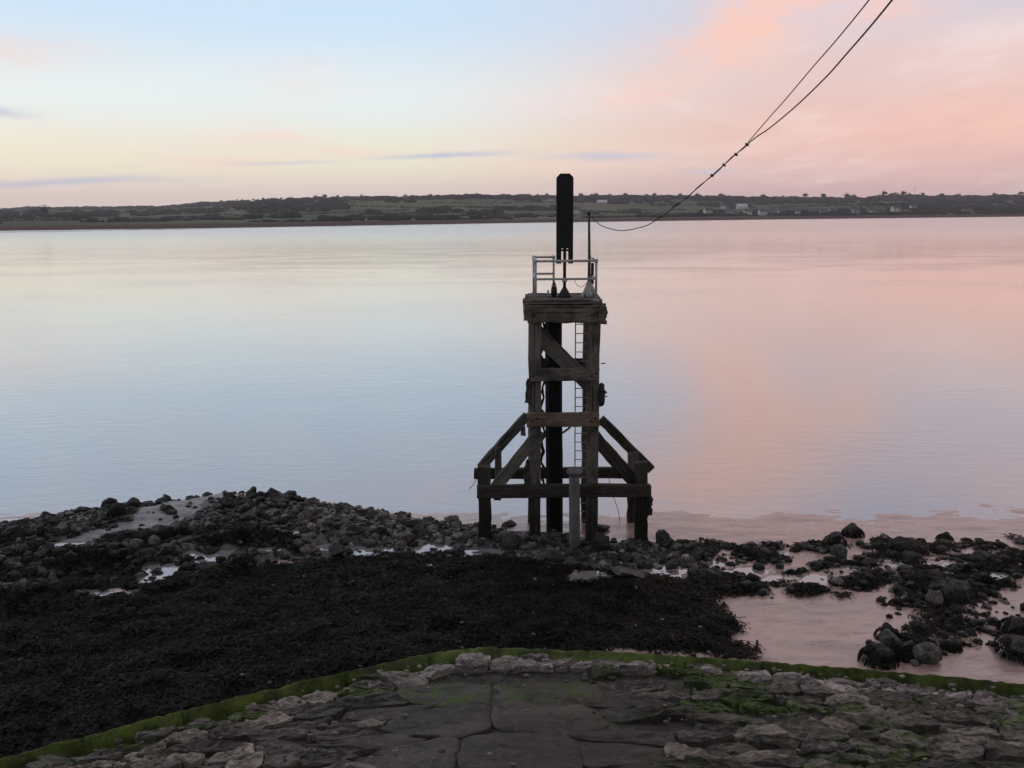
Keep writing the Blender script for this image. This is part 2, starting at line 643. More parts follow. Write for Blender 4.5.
def m_foreshore():
    b = NB('foreshore_mud')
    at = b.N('ShaderNodeAttribute')
    at.attribute_name = 'zones'
    sp = b.N('ShaderNodeSeparateColor')
    b.L(at.outputs['Color'], sp.inputs[0])
    weed, silt, rub = sp.outputs
    v = b.coord('World')
    va = b.coord('World', (1.0, 2.6, 1), (0, 0, R(12)))
    n = b.noise(v, 0.9, 6, 0.6, 0.4)
    f = b.noise(v, 6, 5, 0.65)
    rp = b.noise(va, 2.2, 5, 0.6, 0.6)
    mud = b.ramp(n, [(0.3, (0.36, 0.235, 0.205)), (0.55, (0.47, 0.32, 0.28)), (0.75, (0.53, 0.375, 0.335))])
    mud = b.mix(b.mr(rp, 0.53, 0.66, 0, 0.7), mud, (0.25, 0.16, 0.132))
    sil = b.mix(b.mr(f, 0.3, 0.7), (0.09, 0.083, 0.076), (0.23, 0.215, 0.2))
    wd = b.mix(b.mr(f, 0.4, 0.65), (0.004, 0.004, 0.004), (0.012, 0.011, 0.009))
    rb = b.mix(b.mr(f, 0.4, 0.62), (0.02, 0.018, 0.016), (0.085, 0.078, 0.072))
    edge = b.math('MULTIPLY', b.math('SUBTRACT', f, 0.5), 0.9)
    col = b.mix(b.mr(b.math('ADD', rub, edge), 0.35, 0.55), mud, rb)
    col = b.mix(b.mr(b.math('ADD', silt, b.math('MULTIPLY', edge, 0.6)), 0.38, 0.58), col, sil)
    wf = b.mr(b.math('ADD', weed, edge), 0.4, 0.52)
    col = b.mix(wf, col, wd)
    rough = b.mix(b.mr(rub, 0.3, 0.6), b.mr(n, 0.35, 0.65, 0.14, 0.34), (0.65, 0.65, 0.65, 1))
    rough = b.mix(b.mr(silt, 0.3, 0.6), rough, (0.5, 0.5, 0.5, 1))
    rough = b.mix(wf, rough, (0.6, 0.6, 0.6, 1))
    nn = b.bump(rp, 0.5, 0.035)
    nn = b.bump(f, 0.4, 0.015, nn)
    return b.fin(col, rough, nn, b.mix(wf, (0.9, 0.9, 0.9, 1), (0.2, 0.2, 0.2, 1)), 0, 1.6)


MT['foreshore'] = m_foreshore()


def m_stone():
    """revetment stone: object colour = tone, alpha = amount of green algae"""
    b = NB('revetment_stone')
    oi = b.N('ShaderNodeObjectInfo')
    v = b.coord('World', (1, 1, 1.6))
    n = b.noise(v, 1.7, 7, 0.68, 0.4)
    f = b.noise(v, 7.5, 6, 0.68)
    g = b.noise(v, 26, 4, 0.6)
    lay = b.noise(b.coord('World', (1.2, 1.2, 9), (R(8), 0, 0)), 2.2, 5, 0.6, 0.3)
    col = b.mix(b.mr(n, 0.3, 0.72), (0.42, 0.40, 0.38), (1.25, 1.18, 1.15))
    col = b.mix(b.mr(lay, 0.5, 0.68, 0, 0.45), col, (0.32, 0.30, 0.28))
    col = b.mix(1.0, col, oi.outputs['Color'], 'MULTIPLY')
    pale = b.mr(f, 0.55, 0.68, 0, 0.6)
    col = b.mix(pale, col, b.mix(1.0, oi.outputs['Color'], (1.9, 1.85, 1.85), 'MULTIPLY'))
    dk = b.mr(f, 0.46, 0.30, 0, 0.85)
    col = b.mix(dk, col, (0.012, 0.011, 0.009))
    gn = b.noise(v, 2.4, 6, 0.65, 0.5)
    ga = b.math('ADD', gn, b.math('MULTIPLY', b.math('SUBTRACT', oi.outputs['Alpha'], 0.5), 0.75))
    green = b.mix(b.mr(f, 0.35, 0.65), (0.02, 0.034, 0.006), (0.088, 0.15, 0.018))
    col = b.mix(b.mr(ga, 0.5, 0.66, 0, 0.92), col, green)
    och = b.noise(b.coord('World', (1, 1, 1), (0.4, 0.2, 1.1)), 3.1, 4)
    col = b.mix(b.mr(och, 0.66, 0.76, 0, 0.5), col, (0.11, 0.075, 0.018))
    fl = b.noise(v, 55, 2, .5)
    col = b.mix(b.mr(fl, .70, .76, 0, .8), col, (.34, .32, .29))                 # barnacles and shell grit
    big = b.noise(b.coord('World', (.5, 1.1, 1)), 1.0, 5, .6, .4)
    slime = b.math('MULTIPLY', b.mr(big, .46, .66, 0, .72), b.mr(oi.outputs['Color'], .18, .3, 1, .12))
    col = b.mix(slime, col, (.028, .024, .018))             # silt and dark slime
    nn = b.bump(n, 0.8, 0.09)
    nn = b.bump(lay, 0.6, 0.05, nn)
    nn = b.bump(f, 0.8, 0.035, nn)
    nn = b.bump(g, 0.5, 0.008, nn)
    return b.fin(col, b.mr(f, 0.3, 0.7, 0.42, 0.85), nn, 0.35)


MT['stone'] = m_stone()


def m_kerb():
    b = NB('algae_kerb')
    v = b.coord('World')
    n = b.noise(v, 2.3, 6, 0.65)
    f = b.noise(v, 11, 5, 0.65)
    col = b.mix(b.mr(n, 0.3, 0.7), (0.032, 0.048, 0.009), (0.13, 0.185, 0.03))
    col = b.mix(b.mr(b.noise(v, 1.1, 5, .7), .52, .68, 0, .8), col, (.05, .046, .034))
    col = b.mix(b.mr(f, 0.55, 0.7, 0, 0.5), col, (0.11, 0.13, 0.07))
    col = b.mix(b.mr(f, 0.45, 0.3, 0, 0.7), col, (0.012, 0.014, 0.006))
    hf = b.noise(v, 34, 4, .7)
    col = b.mix(b.mr(hf, .5, .7, 0, .55), col, (.012, .016, .005))
    nn = b.bump(n, 0.8, 0.06)
    nn = b.bump(f, 0.9, 0.03, nn)
    nn = b.bump(hf, 0.9, 0.012, nn)
    return b.fin(col, 0.7, nn, 0.3)


MT['kerb'] = m_kerb()
MT['core'] = m_simple('wet_rubble', (0.045, 0.04, 0.033), 0.7, 0.3, 0.7, 5, bump=0.9, bd=0.06, coord='Object')


def m_hill():
    b = NB('far_farmland')
    v = b.coord('World', (1, 0.6, 0.0))
    d = b.voro(v, 0.0052, 'F1', 'Color')
    sp = b.N('ShaderNodeSeparateColor')
    b.L(d, sp.inputs[0])
    col = b.ramp(sp.outputs[0], [(0.0, (0.05, 0.06, 0.032)), (0.3, (0.105, 0.13, 0.055)), (0.5, (0.15, 0.112, 0.082)),
                                 (0.7, (0.06, 0.074, 0.034)), (1.0, (0.125, 0.14, 0.064))])
    n = b.noise(v, 0.03, 5, 0.6)
    col = b.mix(b.mr(n, 0.5, 0.7, 0, 0.3), col, (0.04, 0.045, 0.025))
    z = b.N('ShaderNodeSeparateXYZ')
    b.L(b.N('ShaderNodeNewGeometry').outputs['Position'], z.inputs[0])
    bank = b.mr(z.outputs[2], 3.2, 2.4)
    col = b.mix(bank, col, b.mix(b.noise(b.coord('World', (0.02, 0.05, 0.6)), 1, 4), (0.075, 0.042, 0.035), (0.15, 0.092, 0.078)))
    return b.fin(col, 0.9, None, 0.1)


MT['hill'] = m_hill()
MT['wood'] = m_simple('far_foliage', (0.036, 0.034, 0.026), 0.9, 0.1, 0.6, 0.05, bump=0.0, coord='Object')
MT['bark'] = m_simple('far_bark', (0.03, 0.025, 0.02), 0.9, 0.1, 0.4, 1.0, bump=0)
MT['bank'] = m_simple('grass_bank', (0.045, 0.055, 0.02), 0.9, 0.15, 0.6, 2.0, bump=0.6, bd=0.05)


# ------------------------------------------------------------------ numpy helpers
def vnoise(X, Y, seed=0):
    """value noise on numpy arrays, about -1..1"""
    xi, yi = np.floor(X).astype(np.int64), np.floor(Y).astype(np.int64)
    fx, fy = X - xi, Y - yi
    fx, fy = fx * fx * (3 - 2 * fx), fy * fy * (3 - 2 * fy)

    def h(a, b):
        q = (a * 374761393 + b * 668265263 + seed * 1442695041) & 0xffffffff
        q = ((q ^ (q >> 13)) * 1274126177) & 0xffffffff
        return ((q ^ (q >> 16)) & 0xffff) / 32767.5 - 1
    return (h(xi, yi) * (1 - fx) + h(xi + 1, yi) * fx) * (1 - fy) + (h(xi, yi + 1) * (1 - fx) + h(xi + 1, yi + 1) * fx) * fy


def fbm(X, Y, oct=4, seed=0, gain=0.5):
    s, a = 0, 1
    for k in range(oct):
        s = s + a * vnoise(X * 2 ** k + 17.3 * k, Y * 2 ** k - 9.1 * k, seed + k)
        a *= gain
    return s


def in_poly(X, Y, poly):
    r = np.zeros(np.shape(X), bool)
    j = len(poly) - 1
    for i in range(len(poly)):
        xi, yi, xj, yj = poly[i][0], poly[i][1], poly[j][0], poly[j][1]
        c = ((yi > Y) != (yj > Y)) & (X < (xj - xi) * (Y - yi) / (yj - yi + 1e-12) + xi)
        r ^= c
        j = i
    return r


def blur(A, k):
    for _ in range(2):
        for ax in (0, 1):
            c = np.cumsum(np.pad(A, [(k + 1, k) if a == ax else (0, 0) for a in (0, 1)], mode='edge'), axis=ax)
            n = A.shape[ax]
            sl = lambda s, e: tuple(slice(s, e) if a == ax else slice(None) for a in (0, 1))
            A = (c[sl(2 * k + 1, 2 * k + 1 + n)] - c[sl(0, n)]) / (2 * k + 1)
    return A


def ground_poly(pts, z=0.15):
    return [tuple(G(px, py, z).xy) for px, py in pts]


# ------------------------------------------------------------------ the far shore
U_OF = lambda px: (px - 512) / (F_PX / math.cos(R(PITCH)))


def horizon(px):
    return 211.6 + math.tan(R(ROLL)) * (px - 512)


SKYLINE = [(-500, 206), (-200, 208), (0, 211), (30, 209), (80, 208), (170, 208), (200, 205), (240, 203), (300, 201), (400, 200), (460, 197.5),
           (540, 198), (640, 199), (700, 199), (760, 200), (830, 200), (870, 199), (900, 198), (960, 199), (1024, 198), (1250, 196), (1600, 199)]
SHORE = [(-500, 236), (-200, 234.5), (0, 231.5), (250, 227.5), (512, 223), (770, 219.5), (1024, 216.6), (1250, 214.5), (1600, 212)]
ANG = math.cos(R(PITCH)) ** 2 / F_PX
us = np.linspace(-1.05, 1.05, 420)
sk_u = np.array([U_OF(p) for p, _ in SKYLINE])
rid_y = np.interp(us, [-1.1, -0.35, -0.28, 1.1], [2900, 2900, 1900, 1900])
sk_h = np.array([(horizon(p) - y) * ANG for p, y in SKYLINE])
zr = CAM_Z + rid_y * np.interp(us, sk_u, sk_h)
sh_u = np.array([U_OF(p) for p, _ in SHORE])
sh_y = CAM_Z / np.interp(us, sh_u, np.array([(y - horizon(p)) * ANG for p, y in SHORE]))


def far_height(u, Y):
    ysh = np.interp(u, us, sh_y)
    yr = np.interp(u, us, rid_y)
    z = np.interp(u, us, zr)
    t = np.clip((Y - ysh - 70) / (yr - ysh - 70), 0, 1)
    s = 0.35 * t + 0.65 * t * t * (3 - 2 * t)
    bank = np.clip((Y - ysh) / 14.0, 0, 1)
    drop = np.clip((Y - yr) / 2500, 0, 1)
    X = u * Y
    rough = fbm(X / 260, Y / 260, 3, 5) * 5.0 * np.clip(t * (1 - t) * 4, 0, 1)
    return -0.4 + bank * 3.2 + s * (z - 3) + rough - drop * 25


def far_hills():
    rows = np.concatenate([np.array([-6, 0, 4, 8, 14, 30]), np.linspace(60, 2700, 80)])
    U, K = np.meshgrid(us, rows)
    Yv = np.interp(U, us, sh_y) + K
    Z = far_height(U, Yv)
    V = np.stack([U * Yv, Yv, Z], -1).reshape(-1, 3)
    nr, nc = U.shape
    idx = np.arange(nr * nc).reshape(nr, nc)
    Fq = np.stack([idx[:-1, :-1], idx[:-1, 1:], idx[1:, 1:], idx[1:, :-1]], -1).reshape(-1, 4)
    tag(obj('far_hills', mesh_np('far_hills', V, Fq, MT['hill'], True)), kind='structure')


far_hills()


def far_at(px, k):
    """a point on the far land, k = 0 shore .. 1 ridge"""
    u = U_OF(px)
    y0, y1 = float(np.interp(u, us, sh_y)), float(np.interp(u, us, rid_y))
    Y = y0 + (y1 - y0) * k
    return Vector((u * Y, Y, float(far_height(np.array(u), np.array(Y)))))


def ico(sub, seed, amp=0.3, squash=(1, 1, 1), freq=1.3):
    bm = bmesh.new()
    bmesh.ops.create_icosphere(bm, subdivisions=sub, radius=1.0)
    off = Vector((seed * 7.7, seed * 3.1, -seed * 5.3))
    V = []
    for v in bm.verts:
        p = v.co.normalized()
        d = 1 + amp * (mnoise.noise(p * freq + off) + 0.5 * mnoise.noise(p * freq * 2.3 + off) + 0.25 * mnoise.noise(p * freq * 5 + off))
        V.append((p.x * d * squash[0], p.y * d * squash[1], p.z * d * squash[2]))
    Fc = [tuple(v.index for v in f.verts) for f in bm.faces]
    bm.free()
    return np.array(V), np.array(Fc)


def woodland():
    """hedges, copses and woods that run together on the far land"""
    protos = [ico(2, s, 0.45, (1, 1, 0.85), 1.6) for s in range(6)]
    Vs, Fs, n0 = [], [], 0
    rnd = random.Random(5)
    pts = []
    for i in range(2600):                                 # on and just under the skyline
        px = rnd.uniform(-420, 1500)
        dens = 0.5 + 0.5 * math.sin(px * 0.031) * math.sin(px * 0.0113 + 1)
        if px < 190:
            dens *= 0.25
        if rnd.random() < 0.25 + dens:
            k = rnd.choice([rnd.gauss(0.97, 0.02), rnd.uniform(0.7, 0.98)])
            if 195 < px < 305:
                k = rnd.uniform(.65, .9)
            pts.append((px, k, rnd.uniform(3, 6.5)))
    for i in range(5200):                                 # hillside woods
        px = rnd.uniform(-420, 1500)
        k = rnd.uniform(0.16, 0.97)
        thr = -.02 if px < 330 else .2
        if px > 820:
            thr = .0
        if mnoise.noise(Vector((px * 0.0055, k * 6.5, 3))) + .4 * mnoise.noise(Vector((px * 0.02, k * 9, 7))) > thr:
            pts.append((px, k, rnd.uniform(2.2, 4.8)))
    for row in range(12):                                 # hedges
        k0 = 0.06 + row * 0.075
        for i in range(620):
            px = -420 + i * 3.1 + rnd.uniform(-1.5, 1.5)
            if mnoise.noise(Vector((px * 0.012, row * 3.1, 9))) > 0.0:
                pts.append((px, k0 + 0.02 * math.sin(px * 0.013 + row * 2), rnd.uniform(.7, 1.5)))
    for i in range(900):                                  # scrub behind the bank
        px = rnd.uniform(-420, 1500)
        k = rnd.uniform(0.035, 0.14)
        if mnoise.noise(Vector((px * 0.009, k * 9, 1))) > (-0.3 if px > 780 else .05):
            pts.append((px, k, rnd.uniform(1.4, 3.2)))
    for px, k, r in pts:
        p = far_at(px, min(k, 1.02))
        V, Fc = protos[rnd.randrange(6)]
        a = rnd.uniform(0, 6.28)
        c, s = math.cos(a), math.sin(a)
        q = np.stack([(V[:, 0] * c - V[:, 1] * s) * r * rnd.uniform(1.2, 2.8), (V[:, 0] * s + V[:, 1] * c) * r, V[:, 2] * r * .9], -1)
        q += np.array([p.x, p.y, p.z + r * 0.5])
        Vs.append(q)
        Fs.append(Fc + n0)
        n0 += len(V)
    o = obj('far_woodland', mesh_np('far_woodland', np.concatenate(Vs), np.concatenate(Fs), MT['wood']))
    tag(o, 'dark hedges and woods merging across the far shore', 'woodland', kind='stuff')


woodland()


def far_trees():
    made = []
    rnd = random.Random(21)
    crowns = []
    for s in range(5):
        V, Fc = [], []
        for c in range(9):
            a, rr = rnd.uniform(0, 6.28), rnd.uniform(0.1, 0.75)
            cx, cy, cz = rr * math.cos(a), rr * math.sin(a), rnd.uniform(-.35, .45)
            pv, pf = ico(1, rnd.randrange(999), 0.5, (1, 1, .8))
            n0 = len(V)
            q = rnd.uniform(.25, .48)
            V += [(cx + v[0] * q, cy + v[1] * q, cz + v[2] * q) for v in pv]
            Fc += [tuple(int(i) + n0 for i in f) for f in pf]
        for t in range(90):                               # loose leaf clumps round the outline
            d = Vector((rnd.gauss(0, 1), rnd.gauss(0, 1), rnd.gauss(0, .75))).normalized() * rnd.uniform(.7, 1.12)
            n0 = len(V)
            for k in range(3):
                V.append(tuple(d + Vector((rnd.uniform(-.14, .14), rnd.uniform(-.14, .14), rnd.uniform(-.14, .14)))))
            Fc.append((n0, n0 + 1, n0 + 2))
        crowns.append(mesh_py('crown', V, Fc, MT['wood']))
    tv, tf = tube_data([(0, 0, -.5), (0.02, 0, .5), (0, .03, 1.05)], [.07, .055, .03], 6)
    trunk = mesh_py('trunk', tv, tf, MT['bark'], True)

    def tree(px, k, h, label, group, spread=1.0, up=.6, tall=.44):
        p = far_at(px, k)
        h *= 1.2
        t = empty('tree', p)
        tag(t, label, 'tree', group)
        made.append(t)
        S = Matrix.Translation(p) @ Matrix.Rotation(rnd.uniform(0, 6.28), 4, 'Z') @ Matrix.Diagonal((h * .8, h * .8, h * up * .95, 1))
        obj('trunk', trunk, t, S)
        C = Matrix.Translation(p + Vector((0, 0, h * up))) @ Matrix.Rotation(rnd.uniform(0, 6.28), 4, 'Z') @ Matrix.Diagonal(
            (h * .36 * spread, h * .36 * spread, h * tall, 1))
        obj('crown', rnd.choice(crowns), t, C)
    px = 198.0
    while px < 302:
        tree(px, 1.0, rnd.uniform(6, 8.5), 'tree in the spaced row on the far left hill crest', 'row of trees on the far left crest', rnd.uniform(1.0, 1.4), .74, .34)
        px += rnd.uniform(4.0, 6.5)
    for px in (318, 327, 341, 352, 362, 388, 409, 431, 478, 505, 531, 548):
        tree(px + rnd.uniform(-2, 2), 0.99, rnd.uniform(8, 12), 'tree above the far ridge left of the black board', 'trees on the far middle ridge', 1.2)
    for px in (583, 598, 612, 628, 647, 655, 668, 681, 699, 722, 745, 763, 784):
        tree(px + rnd.uniform(-2, 2), 0.99, rnd.uniform(8, 11.5), 'tree above the far ridge between mast and cable', 'trees on the far ridge near the cable', 1.3)
    for px in (806, 824, 846, 853, 884, 890, 896, 903, 910, 922, 941, 958):
        tree(px + rnd.uniform(-1, 1), 0.98, rnd.uniform(10, 14), 'broad tree on the far ridge right of the cable', 'trees on the far right ridge', 1.35)
    tree(995, 1.0, 11, 'lone round tree standing clear on the far ridge near the right edge', None, 1.0)
    tree(1021, 1.0, 13, 'large tree on the far ridge at the right edge of the picture', None, 1.3)
    tree(47, .22, 13, 'dark round tree on the low far shore at the far left', None, 1.3)
    tree(36, .25, 10, 'smaller dark tree beside the round one at the far left shore', None, 1.3)
    name_apart(made)


far_trees()


def far_houses():
    made = []
    wall_w = m_simple('house_white', (0.62, 0.61, 0.6), 0.8, 0.2, 0.1, 1, bump=0)
    wall_g = m_simple('house_grey', (0.36, 0.34, 0.33), 0.8, 0.2, 0.15, 1, bump=0)
    roof_d = m_simple('slate_roof', (0.10, 0.095, 0.10), 0.6, 0.3, 0.2, 1, bump=0)
    roof_p = m_simple('pale_sheet_roof', (0.62, 0.62, 0.66), 0.5, 0.4, 0.1, 1, bump=0)
    glass = m_simple('house_window', (0.03, 0.035, 0.04), 0.1, 0.5, 0.1, 1, bump=0)

    def house(px, k, w, d, h, label, group=None, wm=wall_w, rm=roof_d, rot=0.2, roofh=0.45, name='house', cat='house'):
        p = far_at(px, k)
        p.z -= 0.3
        t = empty(name, p)
        tag(t, label, cat, group)
        made.append(t)
        M0 = Matrix.Translation(p) @ Matrix.Rotation(rot, 4, 'Z')
        a, b = w / 2, d / 2
        rh = h + b * 2 * roofh
        V = [(-a, -b, 0), (a, -b, 0), (a, b, 0), (-a, b, 0), (-a, -b, h), (a, -b, h), (a, b, h), (-a, b, h), (-a, 0, rh), (a, 0, rh)]
        obj('wall', mesh_py('wall', V, [(0, 1, 5, 4), (2, 3, 7, 6), (1, 2, 6, 9, 5), (3, 0, 4, 8, 7)], wm), t, M0)
        e, q = 0.4, 0.25
        V = [(-a - e, -b - e, h - e * roofh * 2 + .1), (a + e, -b - e, h - e * roofh * 2 + .1), (a + e, 0, rh + .1), (-a - e, 0, rh + .1),
             (-a - e, b + e, h - e * roofh * 2 + .1), (a + e, b + e, h - e * roofh * 2 + .1)]
        V += [(x, y, z + q) for x, y, z in V]
        obj('roof', mesh_py('roof', V, [(0, 1, 2, 3), (3, 2, 5, 4), (6, 9, 8, 7), (9, 10, 11, 8), (0, 6, 7, 1), (4, 5, 11, 10), (0, 3, 9, 6), (3, 4, 10, 9), (1, 7, 8, 2), (2, 8, 11, 5)], rm), t, M0)
        if wm is not None and name == 'house':
            V = [(-.5, 0, -.6), (.5, 0, -.6), (.5, 0, .6), (-.5, 0, .6), (-.5, .06, -.6), (.5, .06, -.6), (.5, .06, .6), (-.5, .06, .6)]
            Fw = [(0, 1, 2, 3), (0, 4, 5, 1), (1, 5, 6, 2), (2, 6, 7, 3), (3, 7, 4, 0)]
            me = mesh_py('window', V, Fw, glass)
            for s in (-.28, .28):
                for zz in ([h * .3, h * .75] if h > 4.5 else [h * .5]):
                    obj('window', me, t, M0 @ Matrix.Translation((w * s, -b - .04, zz)))
    house(347, .8, 13, 6, 3.2, 'pale long farmhouse high on the far hill left of the beacon', rot=.1)
    house(377, .78, 11, 6, 3.2, 'white farmhouse on the far hill left of the black board', rot=-.1)
    house(318, .55, 6, 5, 3.5, 'small white cottage on the wooded far hillside', None)
    house(553, .62, 9, 6, 4, 'white house half hidden by the black board top', None)
    house(603, .6, 16, 7, 3, 'pale roofed barn on the far hill beyond the mast', None, wall_g, roof_p, name='barn', cat='barn')
    house(577, .2, 8, 6, 4.8, 'pale house low on the far shore between board and mast', None)
    house(709, .14, 8, 7, 6.2, 'tall white house low on the far shore under the descending cable', None)
    house(743, .46, 15, 8, 4, 'long bright white roofed building on the far hillside right of the cable', None, wall_w, roof_p, name='barn', cat='barn')
    for i, (px, k) in enumerate([(724, .45), (731, .2), (749, .19), (757, .2), (764, .16), (772, .2), (783, .22), (790, .2), (797, .17), (803, .21)]):
        house(px, k, 9, 6, 4.6, 'small pale house in the far village right of the cable', 'far village houses', [wall_w, wall_g][i % 2], roof_d, .1 * (i % 5) - .2)
    for i, (px, k) in enumerate([(811, .18), (817, .2), (825, .17), (834, .2), (857, .18), (872, .16)]):
        house(px, k, 9, 6, 4.6, 'small grey house in the far right shoreline hamlet', 'far right hamlet houses', [wall_g, wall_w][i % 2], roof_d, .12 * (i % 5) - .2)
    house(897, .18, 10, 7, 6.2, 'bright white house on the wooded far shore at right', None)
    house(906, .1, 11, 6, 3.6, 'low grey house just below the bright white house at right', None, wall_g)
    house(914, .24, 7, 6, 5, 'narrow white house right of the bright white house', None)
    house(968, .12, 12, 6, 3.2, 'faint low house on far shore near the right edge', None, wall_g)
    name_apart(made)
    # slender mast on the right skyline
    p = far_at(914.5, .97)
    tag(tube('radio_mast', [p - Vector((0, 0, 1)), p + Vector((0, 0, 24))], [.35, .2], MT['dark_iron'], None, 6), 'thin radio mast on the far right skyline', 'mast')


far_houses()


def sandbar():
    xs = np.linspace(U_OF(-350), U_OF(215), 120)
    V, Fc = [], []
    for i, u in enumerate(xs):
        e = min(1, (xs[-1] - u) / 0.16)
        yb = float(np.interp(u, us, sh_y)) - 34 - 6 * math.sin(u * 60)
        w = 9 * e + 2
        for dy, z in ((-w, -.15), (-w * .4, .7 * e + .02), (w * .4, .8 * e + .02), (w, -.15)):
            y = yb + dy + 1.5 * math.sin(u * 190 + dy)
            V.append((u * y, y, z))
    for i in range(len(xs) - 1):
        for k in range(3):
            a = i * 4 + k
            Fc.append((a, a + 4, a + 5, a + 1))
    tag(obj('sandbar', mesh_py('sandbar', V, Fc, MT['foreshore'], True)), kind='structure')


sandbar()

# ------------------------------------------------------------------ water
me = mesh_py('estuary_water', [(-7000, 14, 0), (7000, 14, 0), (7000, 3450, 0), (-7000, 3450, 0)], [(0, 1, 2, 3)], MT['water'])
tag(obj('estuary_water', me), kind='structure')

# ------------------------------------------------------------------ foreshore
KERB_PX = [(-420, 905), (-200, 824), (0, 761), (100, 735), (200, 709), (300, 685), (400, 662), (440, 655), (480, 650.5), (520, 650), (560, 652), (650, 656),
           (740, 662), (880, 672), (1024, 686), (1200, 703), (1400, 724)]
KERB_Z = 0.62
KERB = spline([G(px, py, KERB_Z) for px, py in KERB_PX], 6)
kx = np.array([p.x for p in KERB])
ky = np.array([p.y for p in KERB])

WEED = [(-320, 625), (-100, 606), (0, 600), (100, 592), (180, 585), (240, 570), (330, 560), (430, 553), (520, 563), (600, 577), (680, 583), (712, 596), (722, 604),
        (716, 612), (738, 622), (722, 628), (740, 637), (725, 645), (745, 655), (740, 664), (560, 660), (480, 660), (400, 672), (200, 722), (0, 775), (-400, 905)]
WEED2 = [(690, 572), (720, 578), (760, 588), (800, 584), (850, 574), (920, 566), (1000, 556), (1024, 552), (1200, 548), (1200, 575), (1024, 586), (985, 592), (930, 598),
         (890, 590), (850, 596), (800, 600), (770, 606), (735, 604), (700, 600)]
WEED3 = [(905, 600), (960, 588), (985, 596), (968, 620), (975, 640), (940, 650), (925, 665), (900, 652), (880, 662), (862, 656), (880, 640), (930, 626)]
ROCK_A = [(-320, 560), (-100, 537), (0, 527), (60, 519), (130, 507), (200, 496), (245, 493), (290, 497), (335, 508), (372, 516), (440, 521), (520, 529), (600, 541), (660, 541),
          (720, 546), (740, 568), (700, 582), (640, 582), (560, 576), (500, 562), (430, 554), (380, 557), (330, 558), (280, 562), (240, 575), (180, 590), (100, 600), (0, 606), (-320, 632)]
ROCK_B = [(660, 541), (760, 543), (860, 544), (960, 538), (1024, 537), (1250, 533), (1250, 575), (1024, 588), (960, 590), (900, 602), (850, 590), (760, 596), (700, 578)]
ROCK_C = [(890, 600), (960, 584), (1010, 598), (1060, 640), (1030, 668), (980, 650), (935, 672), (868, 672), (862, 650), (905, 632)]
SILT = [(30, 573), (60, 556), (100, 545), (122, 538), (134, 520), (160, 509), (188, 501), (254, 496.5), (250, 503), (212, 510), (196, 522), (180, 532), (150, 546), (110, 553), (70, 566)]
SILT2 = [(50, 565), (85, 548), (120, 540), (110, 552), (70, 568)]
SPIT = [(-400, 556), (0, 529), (130, 509), (200, 497), (245, 494), (290, 498), (350, 512), (430, 524), (350, 545), (240, 560), (0, 590), (-400, 620)]

WEED4 = [(-320, 580), (0, 545), (90, 545), (140, 548), (250, 535), (300, 548), (280, 566), (200, 590), (0, 610), (-320, 640)]
STEP = 0.1
gx = np.arange(-26, 27.01, STEP)
gy = np.arange(6.5, 37.01, STEP)
GX, GY = np.meshgrid(gx, gy)
masks = {}
for nm, pl in (('weed', [WEED]), ('weed2', [WEED2, WEED3]), ('rock', [ROCK_A, ROCK_B, ROCK_C]), ('weed4', [WEED4]), ('rockb', [ROCK_B]), ('silt', [SILT, SILT2]), ('spit', [SPIT])):
    m = np.zeros(GX.shape)
    wx = GX + 0.35 * fbm(GX / .8, GY / .8, 3, 3)
    wy = GY + 0.28 * fbm(GX / .8, GY / .8, 3, 9)
    for p in pl:
        m = np.maximum(m, in_poly(wx, wy, ground_poly(p)))
    masks[nm] = m
mw, mw2, mr_, ms, mp_ = [blur(masks[k], 2) for k in ('weed', 'weed2', 'rock', 'silt', 'spit')]
masks['weed4'] *= 1 - masks['silt']
masks['weed4'] *= fbm(GX / .9, GY / .7, 4, 51) > -.3
mw2 = np.maximum(mw2, blur(masks['weed4'], 1))
mw2 = np.maximum(mw2, blur(masks['rockb'] * (fbm(GX / .8, GY / .4, 4, 61) > .16), 1))
mr_ = mr_ * (1 - .75 * blur(masks['rockb'], 2))
mr_ = np.where(GX > 4.2, mr_ * .3, mr_)
mw2 = np.where(GX > 3.4, mw2 * (fbm(GX / .7, GY / .42, 4, 71) > -.22), mw2)
mw2 = blur(mw2, 1)
spit_h = blur(masks['spit'], 7)
HZ = np.clip((26.3 - GY) * 0.03, -0.9, 0.28) + 0.024 * fbm(GX / 1.7, GY / .5, 5, 1, .6)
HZ += 0.42 * spit_h + mr_ * (0.06 + 0.05 * fbm(GX / .5, GY / .5, 3, 2)) + mw * (0.10 + 0.10 * fbm(GX / .75, GY / .75, 4, 4)) + mw2 * (0.10 + 0.06 * fbm(GX / .35, GY / .35, 3, 6))
# the bed drops off beyond the rocks so that water laps at them
HZ -= 0.5 * np.clip((GY - 29.2) / 2.5, 0, 1)


POOLS = [(500, 549, .9, .16), (362, 551, .6, .2), (212, 561, .8, .22), (163, 577, .5, .4), (285, 541, .3, .12), (435, 545, .4, .18), (88, 527, .35, .1),
         (655, 571, .7, .2), (590, 577, .5, .14), (745, 567, .5, .16), (808, 577, .55, .18), (775, 577, .4, .12), (915, 562, .6, .14), (965, 564, .5, .12), (720, 560, .5, .1),
         (1000, 577, .45, .12), (480, 553, .4, .1), (5, 593, .35, .1), (30, 596, .3, .1), (122, 597, .4, .1), (95, 598, .5, .12), (300, 541, .3, .1), (425, 561, .2, .06),
         (70, 556, .3, .08), (262, 556, .35, .08), (330, 547, .3, .1), (392, 549, .25, .08), (318, 536, .25, .08), (268, 531, .25, .07), (540, 553, .3, .07), (618, 563, .4, .08),
         (690, 552, .3, .07), (850, 566, .4, .08), (882, 556, .3, .06), (770, 548, .4, .08), (935, 571, .4, .08), (1040, 566, .4, .1)]
